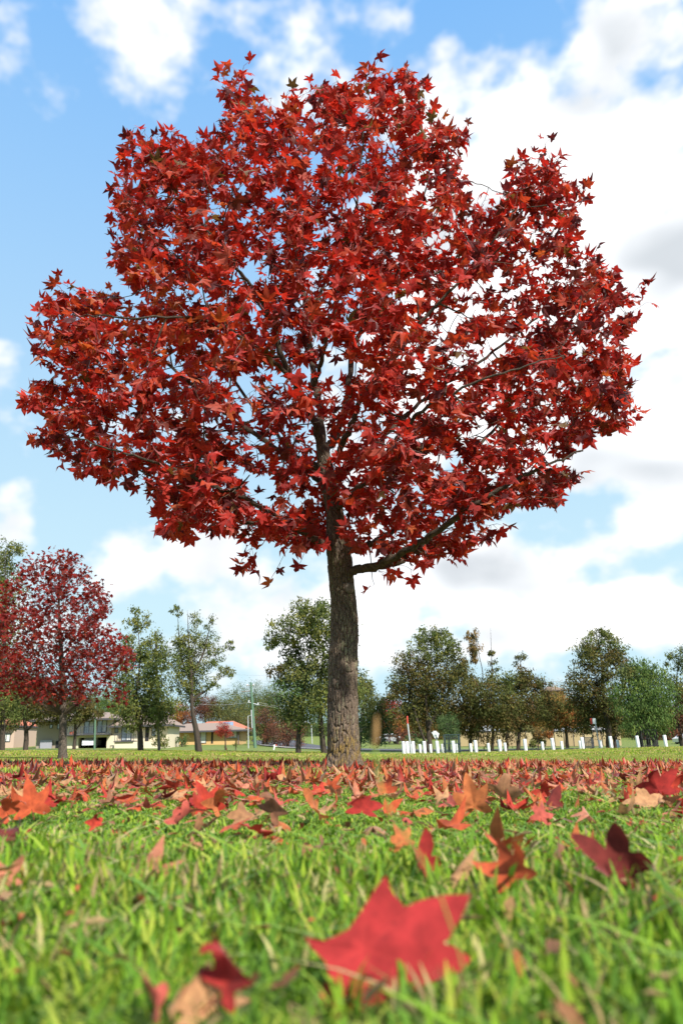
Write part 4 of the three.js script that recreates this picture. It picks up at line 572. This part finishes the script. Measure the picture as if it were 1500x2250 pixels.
  { const D = 175, b = house('brick_house', 'red-brown brick house standing high on the hill behind the trees', 1235, D); const gy = b.Y(1545); part('wall', boxGeo(b.X(1216), b.X(1250), gy, b.Y(1516), -8, 0), M.brick, b.t); b.hip('roof', 1212, 1254, 1516, 1505, -9, 1, 1224, 1242, M.tile); b.win(1222, 1234, 1519, 1526, 0.01, 2); part('base', boxGeo(b.X(1216), b.X(1250), -0.5, gy, -8, -0.2), M.brick, b.t); }
}
{ // boundary fence of tan panels with dark posts
  const D = 112, g = G(1170, D), f = thing('boundary_fence', 'tan panel fence with dark posts along the far side of the road', 'fence', g), pm = [std(.36, .27, .14), std(.40, .31, .17), std(.33, .24, .13)], dm = std(.05, .045, .04);
  for (let k = 0, x = 1008; x < 1345; x += 21, k++) { const a = P(x, 1640, D), b = P(x + 21, 1640, D), y0 = groundY(a.x, a.z) - g.y, dx = a.x - g.x, w = b.x - a.x; part('panel', boxGeo(dx + 0.1, dx + w - 0.004, y0 + 0.05, y0 + 1.85, -0.03, 0.03), pm[k % 3], f); part('post', boxGeo(dx, dx + 0.096, y0 - 0.1, y0 + 2.0, -0.06, 0.06), dm, f); part('rail', boxGeo(dx + 0.1, dx + w - 0.004, y0 + 1.855, y0 + 1.93, -0.04, 0.04), dm, f); }
}

// ---------------------------------------------------------------- bollards
{
  const white = std(.80, .80, .80, 0.7), TALL = [[887, 1], [895.5, 1], [908, 1], [932.7, 1], [961.5, 1], [996.7, 1], [1045.5, 1], [1098.8, 1], [1154.7, 1], [1215.7, 1], [1280.8, 1], [1343.7, 1], [1403, 1], [1464, 1]], SHORT = [903.6, 923, 946, 971.9, 1002.5, 1034.5, 1073.5, 1110, 1192.5, 1235, 1275.5, 1321, 1359];
  const ord = ['first', 'second', 'third', 'fourth', 'fifth', 'sixth', 'seventh', 'eighth', 'ninth', 'tenth', 'eleventh', 'twelfth', 'thirteenth', 'last'];
  R = rng(5);
  const mk = (px, D, h, r, label) => { const g = G(px, D, 1652), prof = [[0, 0], [r, 0], [r * 0.99, h * 0.5], [r * 0.97, h - 0.02], [r * 0.9, h], [0, h + 0.006]].map(([a, b]) => new THREE.Vector2(a, b - 0.05)); const o = single('bollard', new THREE.LatheGeometry(prof, 18), white, label, 'bollard', 'white bollards along the road'); o.position.copy(g); o.rotation.set(gauss() * 0.015, 0, 0.035 + gauss() * 0.02); };
  TALL.forEach(([px], k) => mk(px, 58 + 0.006 * (px - 880), 0.93, 0.125, `${ord[k]} of the tall white round bollards, counted from the main trunk`));
  SHORT.forEach((px, k) => mk(px, 71, 0.75, 0.12, `${ord[k]} of the short-looking white bollards further back, counted from the main trunk`));
}
// ---------------------------------------------------------------- poles, wires, signs, guards, cars
const poleTube = (pts, rs, seg = 10) => { const b = new Bag(); tube(b, pts, rs, seg); return b.geo(); };
{
  const pole = (name, label, D, a, b, w0, w1, mat, extra) => { const g = G(a[0], D), top = P(b[0], b[1], D), t = thing(name, label, 'pole', g), s = D / F / 0.96 / 2, L = (v) => v.clone().sub(g); part('post', poleTube([V(0, -0.1, 0), L(top).multiplyScalar(0.5), L(top)], [w0 * s, (w0 + w1) / 2 * s, w1 * s]), mat, t); if (extra) extra(t, L, D); return t; };
  const greenP = std(.10, .18, .115, 0.9), grey = std(.45, .46, .47, 0.5), timber = std(.22, .18, .14, 0.95);
  const arm = (t, L, D, x0, y0, x1, y1, r, mat, n = 'crossarm') => part(n, poleTube([L(P(x0, y0, D)), L(P((x0 + x1) / 2, (y0 + y1) / 2, D)), L(P(x1, y1, D))], [r, r, r], 6), mat, t);
  pole('power_pole', 'green painted power pole with crossarms right of the yellow brick house', 106, [561, 1645], [551, 1499], 6.5, 4, greenP, (t, L, D) => { arm(t, L, D, 541, 1507, 558, 1506.5, 0.05, timber); arm(t, L, D, 545, 1543, 569, 1549, 0.06, grey); arm(t, L, D, 530, 1520, 552, 1518, 0.06, timber); [[543, 1506], [557, 1505.5], [547, 1542], [567, 1547]].forEach(([x, y]) => part('insulator', poleTube([L(P(x, y, D)), L(P(x, y - 1.5, D)), L(P(x, y - 3, D))], [0.06, 0.09, 0.05], 8), M.white, t)); part('cable_guard', poleTube([L(P(554.5, 1600, D)).add(V(0, 0, 0.25)), L(P(553.5, 1580, D)).add(V(0, 0, 0.25)), L(P(552.5, 1560, D)).add(V(0, 0, 0.25))], [0.08, 0.08, 0.08], 6), grey, t); });
  pole('power_pole', 'thin green pole standing in front of the garage', 92, [208, 1647], [211, 1508], 4.2, 3, greenP);
  pole('lamp_post', 'weathered timber pole with small lamp arm beside the bushy gum', 66.5, [350, 1651], [342, 1388], 5.5, 4, std(.15, .125, .10, 0.95), (t, L, D) => { arm(t, L, D, 345, 1462, 367, 1455, 0.03, grey, 'lamp_arm'); part('lamp_head', poleTube([L(P(366, 1455, D)), L(P(372, 1457, D)), L(P(379, 1460, D))], [0.05, 0.1, 0.04], 8), grey, t); });
  pole('lamp_post', 'slim grey lamp post left of the green power pole', 104, [546, 1641], [545, 1573], 2.2, 1.6, grey, (t, L, D) => { arm(t, L, D, 545, 1574, 553, 1571, 0.03, grey, 'lamp_arm'); });
  pole('street_lamp', 'grey street lamp with curved arm at the end of the street', 128, [686, 1636], [684, 1595], 2, 1.6, grey, (t, L, D) => { part('lamp_arm', poleTube(smooth([L(P(684, 1595, D)), L(P(680, 1588, D)), L(P(671, 1586, D))], 8), taper([0.05, 0.04, 0.05], 8), 6), grey, t); part('lamp_head', poleTube([L(P(673, 1586, D)), L(P(669, 1586, D)), L(P(665, 1587, D))], [0.07, 0.12, 0.05], 8), M.white, t); });
  pole('marker_pole', 'thin grey marker pole with red top beside the first bollards', 57, [903, 1656], [895, 1590], 3.4, 3, grey, (t, L, D) => part('red_top', poleTube([L(P(895, 1590, D)), L(P(894.4, 1582, D)), L(P(894, 1573, D))], [0.055, 0.055, 0.05], 10), std(.60, .07, .045, 0.6), t));
  pole('garden_stake', 'bare thin stake leaning beside the caged sapling', 66, [971, 1654], [975, 1617], 1.6, 1.2, std(.45, .38, .27));
  { // back of a give-way sign
    const D = 59, t = pole('give_way_sign', 'pale triangular give-way signs seen from behind above a bollard', D, [960, 1654], [957.5, 1613], 1.8, 1.8, grey, (t, L) => { const tri = (c, w, h, n) => { const s = new THREE.Shape(); s.moveTo(-w, h); s.lineTo(w, h); s.lineTo(0, -h); s.closePath(); const g = new THREE.ExtrudeGeometry(s, { depth: 0.012, bevelEnabled: false }); const m = part(n, g, M.white, t); m.position.copy(L(c)); return m; }; const a = tri(P(955, 1616, D), 0.26, 0.24, 'sign_panel'); a.position.z += 0.05; a.rotation.y = -0.5; const b = tri(P(960.5, 1617, D), 0.17, 0.19, 'sign_panel'); b.position.z += 0.09; b.rotation.y = 0.7; part('name_plate', boxGeo(-0.12, 0.12, 0, 0.16, -0.006, 0.006), std(.6, .6, .6, 0.5), t).position.copy(L(P(955, 1611, D))); }); t.userData.category = 'sign'; }
  { const D = 74; const t = pole('road_sign', 'red and white square sign on a leaning grey post', D, [1317, 1647], [1305, 1578], 2.2, 2.2, grey, (t, L) => { const a = L(P(1296, 1591, D)), b = L(P(1307, 1578, D)); const m = (a.x * 0.62 + b.x * 0.38); part('red_panel', boxGeo(a.x, m - 0.002, a.y, b.y, 0.06, 0.08), std(.62, .05, .035, 0.5), t); part('white_panel', boxGeo(m, b.x, a.y, b.y, 0.06, 0.08), M.white, t); }); t.userData.category = 'sign'; }
  { const D = 92, t = pole('marker_post', 'short white cross-shaped post at the kerb of the street', D, [601, 1648], [604, 1636], 3.2, 3, M.white, (t, L) => { arm(t, L, D, 600, 1638.5, 608, 1640, 0.08, M.white, 'cross_bar'); part('reflector', boxGeo(-0.09, 0.09, -0.05, 0.05, 0, 0.03), std(.5, .05, .03), t).position.copy(L(P(607, 1637, D))).add(V(0, 0, 0.1)); }); t.userData.category = 'post'; }
  const wire = (label, pts, r = 0.018) => { const q = pts.map(([x, y, D]) => P(x, y, D)), b = new Bag(); tube(b, smooth(q, 20), taper([r, r], 20), 5); single('power_line', b.geo(), std(.30, .30, .29, 0.6), label, 'wire', 'overhead power lines'); };
  wire('overhead cable running from the green power pole towards the sparse gum tree', [[546, 1544, 106], [480, 1549, 104], [420, 1546, 102]]); wire('upper of the two cables going from the green power pole to the big layered gum', [[567, 1543, 106], [610, 1552, 107], [668, 1558, 108]]); wire('lower of the two cables going from the green power pole to the big layered gum', [[567, 1548, 106], [610, 1555, 107], [668, 1561, 108]]);
  wire('faint high wire between the sparse gum and the big layered gum', [[480, 1480, 140], [560, 1484, 140], [640, 1481, 140]], 0.012); wire('faint topmost wire from the pole head to the big layered gum', [[557, 1505, 106], [600, 1508, 110], [660, 1512, 114]], 0.012);
  const guard = (label, px0, px1, yt, D, n, mat) => { const a = G(px0, D, 1645), b = G(px1, D, 1645), c = a.clone().lerp(b, 0.5), t = thing('tree_guard', label, 'tree guard', c), hw = (b.x - a.x) / 2, h = P(px0, yt, D).y - c.y; for (let k = 0; k < n; k++) { const q = k / n * 4, s = Math.floor(q), f = (q - s) * 2 - 1, x = s === 0 ? f * hw : s === 1 ? hw : s === 2 ? -f * hw : -hw, z = s === 0 ? hw : s === 1 ? -f * hw : s === 2 ? -hw : f * hw; part('bar', boxGeo(x - 0.02, x + 0.02, 0, h, z - 0.02, z + 0.02), mat, t); } for (const y of [0.12, h * 0.5, h - 0.04]) part('band', mergeGeometries([boxGeo(-hw - 0.05, hw + 0.05, y, y + 0.05, hw + 0.022, hw + 0.05), boxGeo(-hw - 0.05, hw + 0.05, y, y + 0.05, -hw - 0.05, -hw - 0.022), boxGeo(hw + 0.022, hw + 0.05, y, y + 0.05, -hw, hw), boxGeo(-hw - 0.05, -hw - 0.022, y, y + 0.05, -hw, hw)]), mat, t); };
  guard('black barred guard round the weeping light green tree', 1407, 1440, 1604, 69, 32, std(.02, .02, .02, 0.7)); guard('dark green mesh guard round the young sapling among the bollards', 977, 1009, 1614, 66, 28, std(.02, .045, .045, 0.7)); guard('grey barred guard on the grass left of the red and white sign', 1283, 1302, 1620, 84, 20, std(.05, .055, .055, 0.7));
}
function car(label, px, D, paint, turn, group) {
  const g = G(px, D), t = thing('parked_car', label, 'car', g); t.rotation.y = turn;
  const side = new THREE.Shape(); [[-2.1, 0.35], [-2.15, 0.75], [-1.5, 0.92], [-0.8, 1.38], [0.7, 1.42], [1.45, 0.98], [2.1, 0.9], [2.15, 0.4]].forEach(([x, y], k) => (k ? side.lineTo(x, y) : side.moveTo(x, y))); side.closePath();
  const body = new THREE.ExtrudeGeometry(side, { depth: 1.56, bevelSize: 0.06, bevelThickness: 0.06, bevelSegments: 3 }); body.translate(0, 0, -0.78); part('body', body, new THREE.MeshPhysicalMaterial({ color: paint, roughness: 0.35, metalness: 0.3, clearcoat: 1, clearcoatRoughness: 0.05 }), t);
  const gs = new THREE.Shape(); [[-1.2, 0.98], [-0.72, 1.32], [0.64, 1.35], [1.2, 1.0]].forEach(([x, y], k) => (k ? gs.lineTo(x, y) : gs.moveTo(x, y))); gs.closePath(); for (const z of [-0.86, 0.842]) { const w = new THREE.ExtrudeGeometry(gs, { depth: 0.018, bevelEnabled: false }); w.translate(0, 0, z); part('side_window', w, M.dark, t); }
  for (const x of [-1.35, 1.35]) for (const z of [-0.74, 0.74]) { const w = new THREE.CylinderGeometry(0.32, 0.32, 0.22, 20); w.rotateX(Math.PI / 2); const wh = part('wheel', w, std(.02, .02, .02), t); wh.position.set(x, 0.32, z); const rim = new THREE.CylinderGeometry(0.19, 0.19, 0.24, 14); rim.rotateX(Math.PI / 2); part('rim', rim, M.metal, wh); }
  for (const z of [-0.6, 0.6]) part('headlight', boxGeo(2.13, 2.23, 0.62, 0.76, z - 0.17, z + 0.17), M.white, t);
}
car('silver car parked half hidden right of the main trunk', 852, 128, C(.40, .42, .45), 0.2); car('white car at the right edge behind the trees', 1512, 120, C(.70, .70, .71), 0.5); car('white car standing in the open double garage', 203, 107.5, C(.72, .72, .74), -1.5);

scene.traverse((o) => { if (o.isMesh) { o.castShadow = true; o.receiveShadow = true; } });
renderer.render(scene, camera);
